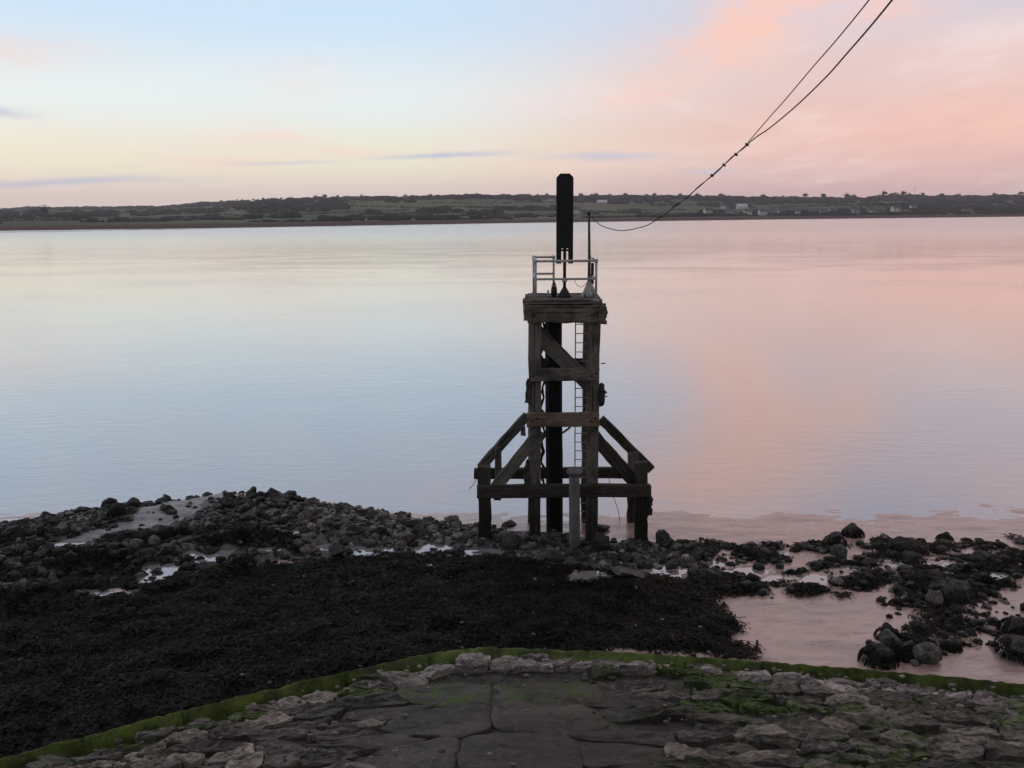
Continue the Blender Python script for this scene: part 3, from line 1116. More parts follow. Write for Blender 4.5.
pool_m = np.zeros(GX.shape)


def carve_pools():
    out = []
    for px, py, rx, ry in POOLS:
        c = G(px, py, 0.25)
        ry = ry * 1.7
        q = ((GX - c.x + .5 * rx * fbm(GX / .45, GY / .45, 3, 31)) / rx) ** 2 + ((GY - c.y + .55 * ry * fbm(GX / .35, GY / .35, 3, 37)) / ry) ** 2
        near = ((GX - c.x) / (rx * 1.6)) ** 2 + ((GY - c.y) / (ry * 1.6)) ** 2 < 1
        z = float(np.median(HZ[near]))
        ins = q < 1.15
        HZ[ins] = np.minimum(HZ[ins], z - .05)
        rim = (q >= 1.15) & near
        HZ[rim] = np.maximum(HZ[rim], z + .015)
        m = q < 1.3
        for M_ in (mw, mw2):
            M_[m] = 0
        if c.x > 4.0:
            mr_[m] *= .3
        pool_m[m] = 1
        out.append((c.x, c.y, z - .012, rx * 1.5, ry * 1.5))
    return out


POOL_LEVELS = carve_pools()
for x, y, z, rx, ry in POOL_LEVELS:
    me = mesh_py('tide_pool', [(rx * math.cos(k * .2618), ry * math.sin(k * .2618), 0) for k in range(24)], [tuple(range(24))], MT['pool'])
    tag(obj('tide_pool', me, None, Matrix.Translation((x, y, z))), kind='structure')


def ground_z(x, y):
    i = min(max((x - gx[0]) / STEP, 0), len(gx) - 1.001)
    j = min(max((y - gy[0]) / STEP, 0), len(gy) - 1.001)
    a, b = int(i), int(j)
    fx, fy = i - a, j - b
    return float((HZ[b, a] * (1 - fx) + HZ[b, a + 1] * fx) * (1 - fy) + (HZ[b + 1, a] * (1 - fx) + HZ[b + 1, a + 1] * fx) * fy)


def mask_at(M, x, y):
    return float(M[min(max(int(round((y - gy[0]) / STEP)), 0), len(gy) - 1), min(max(int(round((x - gx[0]) / STEP)), 0), len(gx) - 1)])


def foreshore():
    nr, nc = GX.shape
    V = np.stack([GX, GY, HZ], -1).reshape(-1, 3)
    idx = np.arange(nr * nc).reshape(nr, nc)
    Fq = np.stack([idx[:-1, :-1], idx[:-1, 1:], idx[1:, 1:], idx[1:, :-1]], -1).reshape(-1, 4)
    me = mesh_np('foreshore', V, Fq, MT['foreshore'], True)
    at = me.color_attributes.new('zones', 'FLOAT_COLOR', 'POINT')
    c = np.ones((nr * nc, 4), np.float32)
    c[:, 0] = np.maximum(mw, mw2 * .8).ravel()
    c[:, 1] = ms.ravel()
    c[:, 2] = np.maximum(mr_, mp_).ravel()
    at.data.foreach_set('color', c.ravel())
    tag(obj('foreshore', me), kind='structure')


foreshore()


def wrack():
    """the matted black seaweed: tens of thousands of lying fronds"""
    def fronds(n, poly_pts, seed, lmin, lmax, mask, zoff=0.0):
        r = np.random.default_rng(seed)
        poly = np.array(ground_poly(poly_pts))
        x0, y0, x1, y1 = poly[:, 0].min(), poly[:, 1].min(), poly[:, 0].max(), poly[:, 1].max()
        X = r.uniform(x0 - .3, x1 + .3, n)
        Y = r.uniform(y0 - .3, y1 + .3, n)
        ii = np.clip(np.round((Y - gy[0]) / STEP).astype(int), 0, len(gy) - 1)
        jj = np.clip(np.round((X - gx[0]) / STEP).astype(int), 0, len(gx) - 1)
        ok = mask[ii, jj] > r.uniform(.12, .62, n)
        ky_ = np.interp(X, kx, ky)
        ok &= Y > ky_ + 0.05
        return X[ok], Y[ok], HZ[ii[ok], jj[ok]] + zoff, r
    Vs, Fs, n0 = [], [], 0
    for (n, pl, seed, a, b, mk) in ((150000, WEED, 1, .10, .26, mw), (16000, WEED2, 2, .10, .24, mw2), (7000, WEED3, 3, .1, .22, mw2), (60000, WEED4, 4, .1, .24, mw2), (60000, ROCK_B, 5, .1, .24, mw2)):
        X, Y, Z, r = fronds(n, pl, seed, a, b, mk)
        m = len(X)
        ang = r.uniform(0, 6.283, m)
        ln = r.uniform(a, b, m)
        wd = r.uniform(.008, .024, m) * np.where(r.random(m) < .12, 2.0, 1.0)
        dx, dy = np.cos(ang), np.sin(ang)
        lift = r.uniform(.0, .055, m)
        tip = r.uniform(-.03, .03, m)
        nx, ny = -dy, dx
        q = np.zeros((m, 6, 3))
        for k, (t, hh, ww) in enumerate(((0, 0.0, .6), (.5, 1.0, 1.0), (1, 0.2, .35))):
            cx, cy = X + dx * ln * (t - .5), Y + dy * ln * (t - .5)
            cz = Z + .012 + lift * hh + (tip if t == 1 else 0)
            for s, side in enumerate((-1, 1)):
                q[:, k * 2 + s, 0] = cx + nx * wd * ww * side
                q[:, k * 2 + s, 1] = cy + ny * wd * ww * side
                q[:, k * 2 + s, 2] = cz + side * wd * .5 * r.uniform(-1, 1, m)
        base = (np.arange(m) * 6 + n0)[:, None]
        f = np.concatenate([base + np.array([[0, 1, 3, 2]]), base + np.array([[2, 3, 5, 4]])], 0)
        Vs.append(q.reshape(-1, 3))
        Fs.append(f)
        n0 += m * 6
    o = obj('seaweed', mesh_np('seaweed', np.concatenate(Vs), np.concatenate(Fs), MT['weed'], True))
    tag(o, 'matted black wrack covering the shore between rocks and stone kerb', 'seaweed', kind='stuff')


wrack()

# ------------------------------------------------------------------ boulders
ROCKS = []
for s in range(18):
    V, Fc = ico(4 if s < 5 else 3, s + 3, 0.40, (1.0, 0.8 + .04 * (s % 4), 0.62 + 0.06 * (s % 5)), 1.25)
    # break flat faces off so the stones are angular, not rolled
    r_ = random.Random(s)
    for _ in range(11):
        d = np.array(Vector((r_.gauss(0, 1), r_.gauss(0, 1), r_.gauss(0, .9))).normalized())
        lim = r_.uniform(.42, .74)
        h = V @ d
        over = np.maximum(h - lim, 0)
        V = V - np.outer(over * .93, d)
    fine = np.array([mnoise.noise(Vector(v) * 6 + Vector((s, 0, 0))) for v in V])
    V = V * (1 + .045 * fine)[:, None]
    ROCKS.append(mesh_np('rock', V, Fc, MT['rock'], False))


def tuft_mesh(seed, n=420):
    """wrack lying over a boulder: overlapping fronds from the crown down the sides"""
    r = random.Random(seed)
    V, Fc = [], []
    for i in range(n):
        a = r.uniform(0, 6.283)
        h = 1 - r.random() ** 1.4 * .98
        rad = math.sqrt(max(0, 1 - h * h)) * 1.0
        p = Vector((rad * math.cos(a), rad * math.sin(a), h * .70))
        w0 = a + r.uniform(-1.1, 1.1)
        out = Vector((math.cos(w0), math.sin(w0), 0))
        ln = r.uniform(.16, .36)
        sd = Vector((-out.y, out.x, r.uniform(-.3, .3))) * r.uniform(.03, .075)
        n0 = len(V)
        steep = rad / max(.3, h)
        for t, w in ((0, .6), (.5, 1.0), (1.0, .3)):
            c = p + out * ln * t / (1 + .5 * steep) + Vector((0, 0, .04 * math.sin(t * 3) - ln * min(1.1, .75 * steep) * t))
            V += [c - sd * w, c + sd * w]
        Fc += [(n0, n0 + 1, n0 + 3, n0 + 2), (n0 + 2, n0 + 3, n0 + 5, n0 + 4)]
    return mesh_py('seaweed', V, Fc, MT['weed'], True)


TUFTS = [tuft_mesh(s) for s in range(5)]
placed = []
rb = random.Random(33)


def boulder(x, y, r, label, group=None, tone=None, weed=False, flat=1.0, sink=.35, aspect=1.0, cat='boulder', k=None):
    z = ground_z(x, y)
    c = tone if tone is not None else rb.uniform(.035, .10)
    t = (c * rb.uniform(1.0, 1.1), c, c * rb.uniform(.86, .98), 1)
    Mx = Matrix.Translation((x, y, z + r * .62 * flat * (1 - sink * 1.2))) @ Matrix.Rotation(rb.uniform(0, 6.283), 4, 'Z') @ \
        Matrix.Rotation(rb.uniform(-.25, .25), 4, 'X') @ Matrix.Diagonal((r * aspect, r, r * flat, 1))
    o = obj('boulder', ROCKS[rb.randrange(len(ROCKS)) if k is None else k], None, Mx)
    o.color = t
    tag(o, label, cat, group)
    if weed:
        M2 = Matrix.Translation((x, y, z + r * .1)) @ Matrix.Rotation(rb.uniform(0, 6.283), 4, 'Z') @ Matrix.Diagonal((r * 1.05 * aspect, r * 1.05, r * 1.0 * flat, 1))
        obj('seaweed', rb.choice(TUFTS), o, M2)
    placed.append((x, y, r))
    return o


def at_px(px, py, *a, **k):
    p = G(px, py, 0.2)
    return boulder(p.x, p.y, *a, **k)


# the ones that stand out
at_px(853, 531, .30, 'lone dark rounded boulder on wet mud beyond the right rubble line', tone=.03, weed=True)
at_px(137, 560, .26, 'left of two pale brown boulders on the dark left rubble', tone=.19)
at_px(156, 559, .23, 'right of two pale brown boulders on the dark left rubble', tone=.20)
at_px(112, 514, .29, 'large dark round boulder on the crest of the left spit', tone=.03, k=1)
at_px(134, 514, .26, 'dark boulder right of the large round one on the spit crest', tone=.032)
at_px(306, 531, .27, 'pale grey boulder among the stones at the right end of the spit', tone=.2)
at_px(307, 555, .24, 'pale rounded stone at the weed edge below the spit end', tone=.2)
at_px(905, 548, .5, 'wide black weed covered boulder on the right rubble line', tone=.02, weed=True, flat=.55, aspect=1.5)
at_px(950, 596, .55, 'biggest flat topped boulder in the right hand cluster', tone=.06, flat=.6, aspect=1.3, k=2, weed=True)
at_px(935, 606, .28, 'pale grey boulder leaning on the biggest flat boulder at right', tone=.15)
at_px(890, 652, .34, 'pale boulder draped with weed beside the right mud patch', tone=.15)
at_px(887, 643, .25, 'black weed covered boulder behind the pale draped one at right', tone=.02, weed=True)
at_px(925, 664, .42, 'pale grey boulder touching the kerb at the right', tone=.15, flat=.8)
at_px(878, 665, .36, 'dark weedy boulder at the kerb left of the pale grey one', tone=.02, weed=True)
at_px(905, 660, .3, 'dark boulder wedged between two pale ones near the right kerb', tone=.02, weed=True)
at_px(1016, 634, .36, 'dark boulder on the mud at the right edge, upper of two', tone=.025, weed=True)
at_px(1015, 655, .38, 'flat dark boulder on the mud at the right edge, lower of two', tone=.025, weed=True, flat=.6, aspect=1.4)
at_px(600, 549, .36, 'upright dark boulder beside the grey concrete post', tone=.045, flat=1.3)
at_px(511, 546, .34, 'upright grey boulder between the left leg and left main post', tone=.09, flat=1.3)
at_px(628, 580, .42, 'flat pale boulder at the weed edge in front of the tower', tone=.17, flat=.5, aspect=1.4)
at_px(598, 525, .34, 'low dark rock in the shallows behind the right main post', tone=.03, flat=.55, aspect=1.5)
at_px(508, 520, .24, 'low dark rock in the shallows behind the left tower leg', tone=.03, flat=.5, aspect=1.6)
at_px(663, 541, .36, 'brown grey boulder just right of the right tower leg', tone=.075)
at_px(840, 553, .3, 'grey boulder among weedy stones near the lone dark boulder', tone=.10)
at_px(835, 541, .30, 'dark stone just behind the grey one below the lone boulder', tone=.03, weed=True)
at_px(945, 536, .22, 'small dark boulder at the seaward edge near the right end', tone=.03, weed=True)


LANDMARKS = [(-30, 545, 'at the left edge'), (60, 530, 'on the left spit'), (125, 525, 'near the spit crest'), (180, 505, 'beside the pale silt streak'),
             (175, 570, 'by the pools of the spit'), (245, 520, 'behind the spit pools'), (255, 497, 'at the seaward tip of the spit'), (320, 530, 'on the end of the spit'), (400, 540, 'between spit and tower'),
             (455, 540, 'left of the tower'), (510, 540, 'by the left tower leg'), (555, 550, 'before the black pile'), (590, 565, 'before the concrete post'),
             (640, 560, 'by the right tower leg'), (700, 555, 'right of the tower'), (770, 560, 'behind the pink mud'), (840, 560, 'below the lone boulder'),
             (905, 560, 'near the wide weedy boulder'), (970, 555, 'on the right rubble'), (1030, 560, 'at the right edge'), (900, 640, 'in the near right cluster'), (985, 625, 'right of the near cluster')]


def scatter_boulders():
    zones = [
        (ROCK_A, 115, (-60, 300), 'boulders on the left spit', .045, .6, 1.05),
        (ROCK_A, 50, (300, 480), 'boulders left of the tower', .17, .05, .9),
        (ROCK_A, 66, (480, 700), 'boulders round the tower', .10, .15, .85),
        (ROCK_B, 56, (690, 1060), 'boulders on the right rubble line', .035, .9, .92),
        (ROCK_C, 10, (860, 1050), 'boulders in the right cluster', .04, .85, .9),
    ]
    made_all = []
    for poly, n, (pa, pb), grp, tone, wp, big in zones:
        pl = ground_poly(poly)
        xs = [p[0] for p in pl]
        ys = [p[1] for p in pl]
        made = tries = 0
        while made < n and tries < 9000:
            tries += 1
            x, y = rb.uniform(min(xs), max(xs)), rb.uniform(min(ys), max(ys))
            if not in_poly(np.array(x), np.array(y), pl):
                continue
            # where in the picture this lies (for sharing out labels only)
            c = CAM_R.transposed() @ Vector((x, y, .2 - CAM_Z))
            px, py = 512 + F_PX * c.x / -c.z, 384 - F_PX * c.y / -c.z
            if not pa < px < pb:
                continue
            if mask_at(ms, x, y) > .25 or mask_at(mw, x, y) > .6 or mask_at(pool_m, x, y) > .5:
                continue
            if poly is ROCK_B and mask_at(mw2, x, y) < .3 and rb.random() < .7:
                continue
            r = min(.30, big * (.12 + rb.expovariate(1 / .055)))
            if any((x - a) ** 2 + (y - b) ** 2 < (.72 * (r + q)) ** 2 for a, b, q in placed):
                continue
            if abs(x - 1.55) < 1.0 and abs(y - 24.85) < 1.0 and r > .28:
                continue
            dark = mask_at(mw2, x, y) > .4 and poly is ROCK_A
            t = max(.02, tone * rb.choice([.4, .5, .8, 1.0, 1.7, 2.2]) * (.4 if dark else 1))
            weed = rb.random() < (max(wp, .55) if dark else wp)
            where = min(LANDMARKS, key=lambda q: (q[0] - px) ** 2 + 4 * (q[1] - py) ** 2)[2]
            lab = ('small ' if r < .17 else 'large ' if r > .26 else '') + ('weed draped ' if weed else '') + \
                ('pale ' if t > .14 else 'blackish ' if t < .05 else 'grey ') + 'stone ' + where
            made_all.append(boulder(x, y, r, lab, grp, t, weed, rb.uniform(.55, .8) if poly is ROCK_B else rb.uniform(.65, 1.1), rb.uniform(.15, .4), rb.uniform(.9, 1.35)))
            made += 1
    name_apart(made_all)


scatter_boulders()


def small_stones():
    """the rubble too small to pick apart"""
    protos = [ico(2, s + 40, .6, (1, .8, .6), 1.4) for s in range(8)]
    rnd = random.Random(8)
    Vs, Fs, n0 = [], [], 0
    for poly, n in ((ROCK_A, 2900), (ROCK_B, 520), (ROCK_C, 110)):
        pl = ground_poly(poly)
        xs = [p[0] for p in pl]
        ys = [p[1] for p in pl]
        made = tries = 0
        while made < n and tries < n * 6:
            tries += 1
            x, y = rnd.uniform(min(xs) - .4, max(xs) + .4), rnd.uniform(min(ys) - .4, max(ys) + .4)
            if not in_poly(np.array(x + rnd.gauss(0, .25)), np.array(y + rnd.gauss(0, .25)), pl):
                continue
            if (mask_at(ms, x, y) > .3 and rnd.random() < .9) or (mask_at(pool_m, x, y) > .5 and rnd.random() < .72):
                continue
            if poly is ROCK_B and mask_at(mw2, x, y) < .2 and rnd.random() < .85:
                continue
            if max(mask_at(mw, x, y), mask_at(mw2, x, y)) > .5 and rnd.random() < .9:
                continue
            if vnoise(np.array(x * .9), np.array(y * .9), 8) > .45 and rnd.random() < .8:
                continue
            r = rnd.uniform(.035, .13) if rnd.random() < .85 else rnd.uniform(.12, .2)
            V, Fc = protos[rnd.randrange(8)]
            a = rnd.uniform(0, 6.28)
            c, s = math.cos(a), math.sin(a)
            q = np.stack([(V[:, 0] * c - V[:, 1] * s) * r, (V[:, 0] * s + V[:, 1] * c) * r, V[:, 2] * r * rnd.uniform(.7, 1.2)], -1)
            q += np.array([x, y, ground_z(x, y) + r * .2])
            Vs.append(q)
            Fs.append(Fc + n0)
            n0 += len(V)
            made += 1
    for i in range(140):                                    # stray pebbles on the weed
        p = G(rnd.uniform(-40, 730), rnd.uniform(570, 700), .2)
        if mask_at(mw, p.x, p.y) < .6 or p.y < np.interp(p.x, kx, ky) + .2:
            continue
        r = rnd.uniform(.02, .05)
        V, Fc = protos[rnd.randrange(8)]
        Vs.append(V * r + np.array([p.x, p.y, ground_z(p.x, p.y) + .05]))
        Fs.append(Fc + n0)
        n0 += len(V)
    b = NB('rubble_stone')
    v = b.coord('World')
    cell = b.voro(v, 5.0, 'F1', 'Color')
    sp = b.N('ShaderNodeSeparateColor')
    b.L(cell, sp.inputs[0])
    f = b.noise(v, 8, 4, .65)
    col = b.ramp(sp.outputs[0], [(0, (.014, .013, .012)), (.4, (.035, .031, .027)), (.7, (.11, .1, .09)), (1, (.32, .29, .275))])
    col = b.mix(b.mr(f, .45, .62, 0, .7), col, (.012, .011, .010))
    m = b.fin(col, .65, b.bump(f, .6, .03), .35)
    b = NB('weedy_rubble_stone')
    v = b.coord('World')
    f = b.noise(v, 8, 4, .65)
    sp = b.N('ShaderNodeSeparateColor')
    b.L(b.voro(v, 5.0, 'F1', 'Color'), sp.inputs[0])
    col = b.ramp(sp.outputs[0], [(0, (.008, .008, .007)), (.6, (.02, .018, .015)), (.88, (.05, .045, .04)), (1, (.2, .18, .165))])
    m2 = b.fin(b.mix(b.mr(f, .45, .6, 0, .8), col, (.008, .008, .006)), .6, b.bump(f, .6, .03), .3)
    me = mesh_np('rubble', np.concatenate(Vs), np.concatenate(Fs), m, False)
    me.materials.append(m2)
    mi = np.concatenate([np.full(len(f_), 1 if (v_[:, 0].mean() < -6.2 or v_[:, 0].mean() > 4.2) and rnd.random() < .8 else 0) for v_, f_ in zip(Vs, Fs)])
    me.polygons.foreach_set('material_index', mi.astype(np.int32))
    o = obj('rubble', me)
    tag(o, 'small loose stones filling the gaps between shore boulders', 'rubble', kind='stuff')


small_stones()

# ------------------------------------------------------------------ stone revetment in the foreground
SLOPE = 0.20


def rev_d(x, y):
    """distance inland from the kerb"""
    best = 1e9
    for i in range(len(kx) - 1):
        ax, ay, bx, by = kx[i], ky[i], kx[i + 1], ky[i + 1]
        t = max(0, min(1, ((x - ax) * (bx - ax) + (y - ay) * (by - ay)) / ((bx - ax) ** 2 + (by - ay) ** 2 + 1e-9)))
        q = math.hypot(x - ax - t * (bx - ax), y - ay - t * (by - ay))
        best = min(best, q)
    return best if y < np.interp(x, kx, ky) else -best


def rev_z(d):
    return 0.56 + SLOPE * max(d, 0)


def revetment():
    root = empty('stone_revetment', (0, 12, 0.3))
    tag(root, 'sloping stone revetment with a green algae covered kerb in the foreground', 'revetment')
    # rubble core
    cols, rows = 90, 26
    V, Fc = [], []
    for i in range(cols):
        u = i / (cols - 1)
        x = kx[0] + .2 + (kx[-1] - kx[0] - .4) * u
        y0 = float(np.interp(x, kx, ky))
        for j in range(rows):
            y = y0 - .1 - (y0 + 1.0) * (j / (rows - 1))
            d = rev_d(x, y)
            V.append((x, y, rev_z(d) - .085 + .035 * mnoise.noise(Vector((x * 2.2, y * 2.2, 0))) if j else -.1))
    for i in range(cols - 1):
        for j in range(rows - 1):
            a = i * rows + j
            Fc.append((a, a + 1, a + rows + 1, a + rows))
    obj('rubble_core', mesh_py('rubble_core', [(v[0], v[1] - 12, v[2] - .3) for v in V], Fc, MT['core'], True), root, Matrix.Translation((0, 12, .3)))
    # kerb stones
    rnd = random.Random(3)
    segl = [0]
    for i in range(1, len(KERB)):
        segl.append(segl[-1] + (KERB[i] - KERB[i - 1]).length)

    def along(s):
        i = max(1, min(len(KERB) - 1, int(np.searchsorted(segl, s))))
        t = (s - segl[i - 1]) / (segl[i] - segl[i - 1])
        return KERB[i - 1].lerp(KERB[i], t), (KERB[i] - KERB[i - 1]).normalized()
    s = 0.0
    while s < segl[-1] - 1.2:
        L_ = rnd.uniform(1.1, 1.9)
        n = 18
        V, Fc = [], []
        cxk = along(s)[0].x
        wf = float(np.interp(cxk, [-8, -2.5, -.8, 1.5, 3.2, 5, 12], [.32, .38, .85, .6, .4, .14, .14])) * rnd.uniform(.85, 1.15)
        prof = [(-.13 * wf, -.62), (-.14 * wf, -.06), (-.11 * wf, .02), (-.02 * wf, .035), (.06 * wf, .0), (.2 * wf, -.06), (.32 * wf, -.12), (.4 * wf, -.3)]
        dz, dw = rnd.uniform(-.014, .012), rnd.uniform(-.008, .008)
        org = None
        for k in range(n):
            c, t = along(s + .003 + (L_ - .006) * k / (n - 1))
            nr = Vector((-t.y, t.x, 0))        # seaward
            if org is None:
                org = c.copy()
            wob = 1 - .04 * (k in (0, n - 1))
            for (a, b_) in prof:
                q = c + nr * (-a * wob + dw) + Vector((0, 0, b_ * (wob if b_ > 0 else 1) + dz))
                q += Vector((mnoise.noise(q * 2.7), mnoise.noise(q * 2.7 + Vector((9, 0, 0))), mnoise.noise(q * 3.1 + Vector((0, 7, 0))))) * .03
                q += Vector((mnoise.noise(q * 6), mnoise.noise(q * 6 + Vector((4, 4, 0))), 1.3 * mnoise.noise(q * 8) + .8 * mnoise.noise(q * 19))) * .022
                V.append(q - org)
        m = len(prof)
        for k in range(n - 1):
            for j in range(m - 1):
                a = k * m + j
                Fc.append((a, a + m, a + m + 1, a + 1))
        Fc.append(tuple(range(m)))
        Fc.append(tuple(range((n - 1) * m + m - 1, (n - 1) * m - 1, -1)))
        obj('kerb_stone', mesh_py('kerb_stone', V, Fc, MT['kerb'], True), root, Matrix.Translation(org))
        s += L_
    # fitted stones: Voronoi cells over the slope
    seeds, dist = [], []
    KY = 1.9                                                # stones lie long across the slope
    for row in range(5):                                    # squared slabs in the middle
        for cxs in ((-1.55, .75), (-1.55, .75), (-1.9, .1, 1.7))[row % 3]:
            x, y = cxs + .04 * row, 14.55 - row * 1.32
            seeds.append((x, y))
            dist.append((x, y, .9))
    for t in range(20000):
        x, y = rnd.uniform(-11, 12.5), rnd.uniform(8.4, 18)
        if abs(x) > .60 * y + .6 or y > np.interp(x, kx, ky) - .2:
            continue
        d = rev_d(x, y)
        if d < .22 or (-2.55 < x < 2.1 and y < 15.3):
            continue
        r = rnd.choice([.46, .6, .8, 1.1])
        if d < .95:
            r = rnd.choice([.38, .5, .7])
        if any((x - p) ** 2 + ((y - q) * KY) ** 2 < ((r + e) * .52) ** 2 for p, q, e in dist):
            continue
        dist.append((x, y, r))
        seeds.append((x, y))
    seeds = np.array(seeds)
    count = 0
    hole = G(680, 722, 1.2)
    for i, (x, y) in enumerate(seeds):
        dd = np.hypot((seeds[:, 0] - x), (seeds[:, 1] - y) * KY)
        near = np.argsort(dd)[1:20]
        poly = [(x - 1.4, y - 1.1), (x + 1.4, y - 1.1), (x + 1.4, y + 1.1), (x - 1.4, y + 1.1)]
        for j in near:
            mx, my = (x + seeds[j, 0]) / 2, (y + seeds[j, 1]) / 2
            nx, ny = seeds[j, 0] - x, (seeds[j, 1] - y) * KY * KY
            out = []
            for a in range(len(poly)):
                p, q = poly[a], poly[(a + 1) % len(poly)]
                sp = (p[0] - mx) * nx + (p[1] - my) * ny
                sq = (q[0] - mx) * nx + (q[1] - my) * ny
                if sp <= 0:
                    out.append(p)
                if sp * sq < 0:
                    t = sp / (sp - sq)
                    out.append((p[0] + t * (q[0] - p[0]), p[1] + t * (q[1] - p[1])))
            poly = out
            if len(poly) < 3:
                break
        if len(poly) < 3:
            continue
        cx, cy = sum(p[0] for p in poly) / len(poly), sum(p[1] for p in poly) / len(poly)
        d = rev_d(cx, cy)
        if d < .18:
            continue
        # inset against the joints, cut corners once
        gap = rnd.uniform(.001, .005) if (-2.4 < cx < 2.1 and cy < 15.2) else rnd.uniform(.003, .025)
        ring = []
        for a in range(len(poly)):
            p, q = Vector(poly[a]), Vector(poly[(a + 1) % len(poly)])
            for t in (.14, .38, .62, .86):
                w = p.lerp(q, t)
                dirv = Vector((cx, cy)) - w
                w = w + dirv.normalized() * min(gap, dirv.length * .4)
                ring.append(w)
        # keep the ring off the kerb
        ring = [w if rev_d(w.x, w.y) > .10 else w.lerp(Vector((cx, cy)), .5) for w in ring]
        centre = -2.4 < cx < 2.1 and cy < 15.2
        strip = d < 1.0 and -2.4 < cx < 12
        lift = rnd.uniform(-.045, .04)
        if strip:
            lift = rnd.uniform(-.03, .06) + (.06 if -1 < cx < 2.6 else 0)
        if centre:
            lift = rnd.uniform(-.008, .008) - .05
        if .95 < d < 1.5 and -1.2 < cx < 3.2:
            lift -= .16
        if math.hypot(cx - hole.x, cy - hole.y) < .5:
            lift -= .34
        tx, ty = rnd.uniform(-.1, .1), rnd.uniform(-.14, .14)
        if centre:
            tx, ty = tx * .2, ty * .2
        z0 = rev_z(d)
        gdx = (rev_z(rev_d(cx + .1, cy)) - rev_z(rev_d(cx - .1, cy))) / .2
        gdy = (rev_z(rev_d(cx, cy + .1)) - rev_z(rev_d(cx, cy - .1))) / .2
        m = len(ring)
        V, Fc = [], []
        amp = .045 if centre else .10
        so = rnd.uniform(0, 99)
        rings = ((1.0, -.42), (1.0, -.022), (.985, -.004), (.88, .0), (.72, .004), (.54, .006), (.36, .006), (.17, .006))
        for (sc, dz) in rings:
            for w in ring:
                qx, qy = (w.x - cx) * sc, (w.y - cy) * sc
                v3 = Vector((qx * 1.9, qy * 4.2, so))
                nz = .8 * mnoise.noise(v3) + .55 * mnoise.noise(v3 * 2.6) + .45 * mnoise.noise(v3 * 6.1)
                step = math.floor(nz * 3.2) / 3.2                  # split along the bedding
                nz = .35 * nz + .65 * step
                jx = .05 * mnoise.noise(v3 * 3.3 + Vector((0, 0, 5))) if dz > -.3 else 0
                V.append((qx + jx, qy + jx * .7, lift + dz + (qx * (gdx + tx) + qy * (gdy + ty)) + (amp * nz if dz > -.3 else 0)))
        nr_ = len(rings)
        V.append((0, 0, sum(v[2] for v in V[-m:]) / m))
        for k in range(nr_ - 1):
            for a in range(m):
                b_ = (a + 1) % m
                Fc.append((k * m + a, k * m + b_, (k + 1) * m + b_, (k + 1) * m + a))
        for a in range(m):
            Fc.append(((nr_ - 1) * m + a, (nr_ - 1) * m + (a + 1) % m, nr_ * m))
        o = obj('stone', mesh_py('stone', V, Fc, MT['stone'], centre), root, Matrix.Translation((cx, cy, z0)))
        # tone and algae
        if strip:
            c = rnd.choice([.22, .30, .38, .45])
            rgb = (c * 1.06, c * .95, c * .90)
            al = rnd.choice([.12, .2, .3])
        elif centre:
            c = rnd.uniform(.058, .085)
            rgb = (c * 1.12, c, c * .84)
            al = .6 if cy > 14 else .2
        else:
            c = rnd.choice([.08, .12, .18, .27]) if cx > 2 else rnd.choice([.09, .14, .22, .32])
            rgb = (c * 1.06, c * .97, c * .86)
            al = rnd.choice([.15, .2, .35, .5]) if cx > 2 else rnd.choice([.1, .2, .3])
        if .9 < d < 1.5 and -1.4 < cx < 3.8:
            al = rnd.choice([.75, .9, 1.0])
        if cx < -1.4 and d < 1.2:
            al = rnd.choice([.3, .5, .7])
        if 2.3 < cx < 4.4 and d < 3.2:
            al = max(al, rnd.choice([.55, .8, .95]))
        elif cx > 4.2 and d > .9:
            al = max(al, rnd.choice([.3, .5, .65]))
        o.color = (*rgb, al)
        count += 1
    print('stones', count)
    # broken chips lying in the joints and along the kerb
    protos = [ico(2, s_ + 80, .6, (1, .8, .5), 1.4) for s_ in range(6)]
    for strip_, n, mat_c in ((True, 130, (.24, .215, .2)), (False, 900, (.15, .132, .115))):
        Vs, Fs, n0 = [], [], 0
        for _ in range(n):
            for _t in range(60):
                x, y = rnd.uniform(-9, 11), rnd.uniform(8.2, 17.6)
                d = rev_d(x, y) if y < np.interp(x, kx, ky) else -1
                if (strip_ and .2 < d < .95 and x > -3) or (not strip_ and d > .25 and not (-2 < x < 2.2 and d > 1.5 and rnd.random() < .85)):
                    break
            else:
                continue
            r_ = rnd.uniform(.012, .04) if rnd.random() < .85 else rnd.uniform(.04, .07)
            v_, f_ = protos[rnd.randrange(6)]
            a_ = rnd.uniform(0, 6.28)
            c_, s_ = math.cos(a_), math.sin(a_)
            q_ = np.stack([(v_[:, 0] * c_ - v_[:, 1] * s_) * r_ * 1.3, (v_[:, 0] * s_ + v_[:, 1] * c_) * r_, v_[:, 2] * r_], -1)
            Vs.append(q_ + np.array([x, y, rev_z(d) + rnd.uniform(-.06, .05) + (.03 if strip_ else 0)]))
            Fs.append(f_ + n0)
            n0 += len(v_)
        mt = m_simple('pale_chips' if strip_ else 'dark_chips', mat_c, .8, .3, .75, 3.5, bump=.5, bd=.02)
        o = obj('stone_chips', mesh_np('stone_chips', np.concatenate(Vs) - np.array([0, 12, .3]), np.concatenate(Fs), mt), root, Matrix.Translation((0, 12, .3)))
        o['kind'] = 'stuff'


revetment()

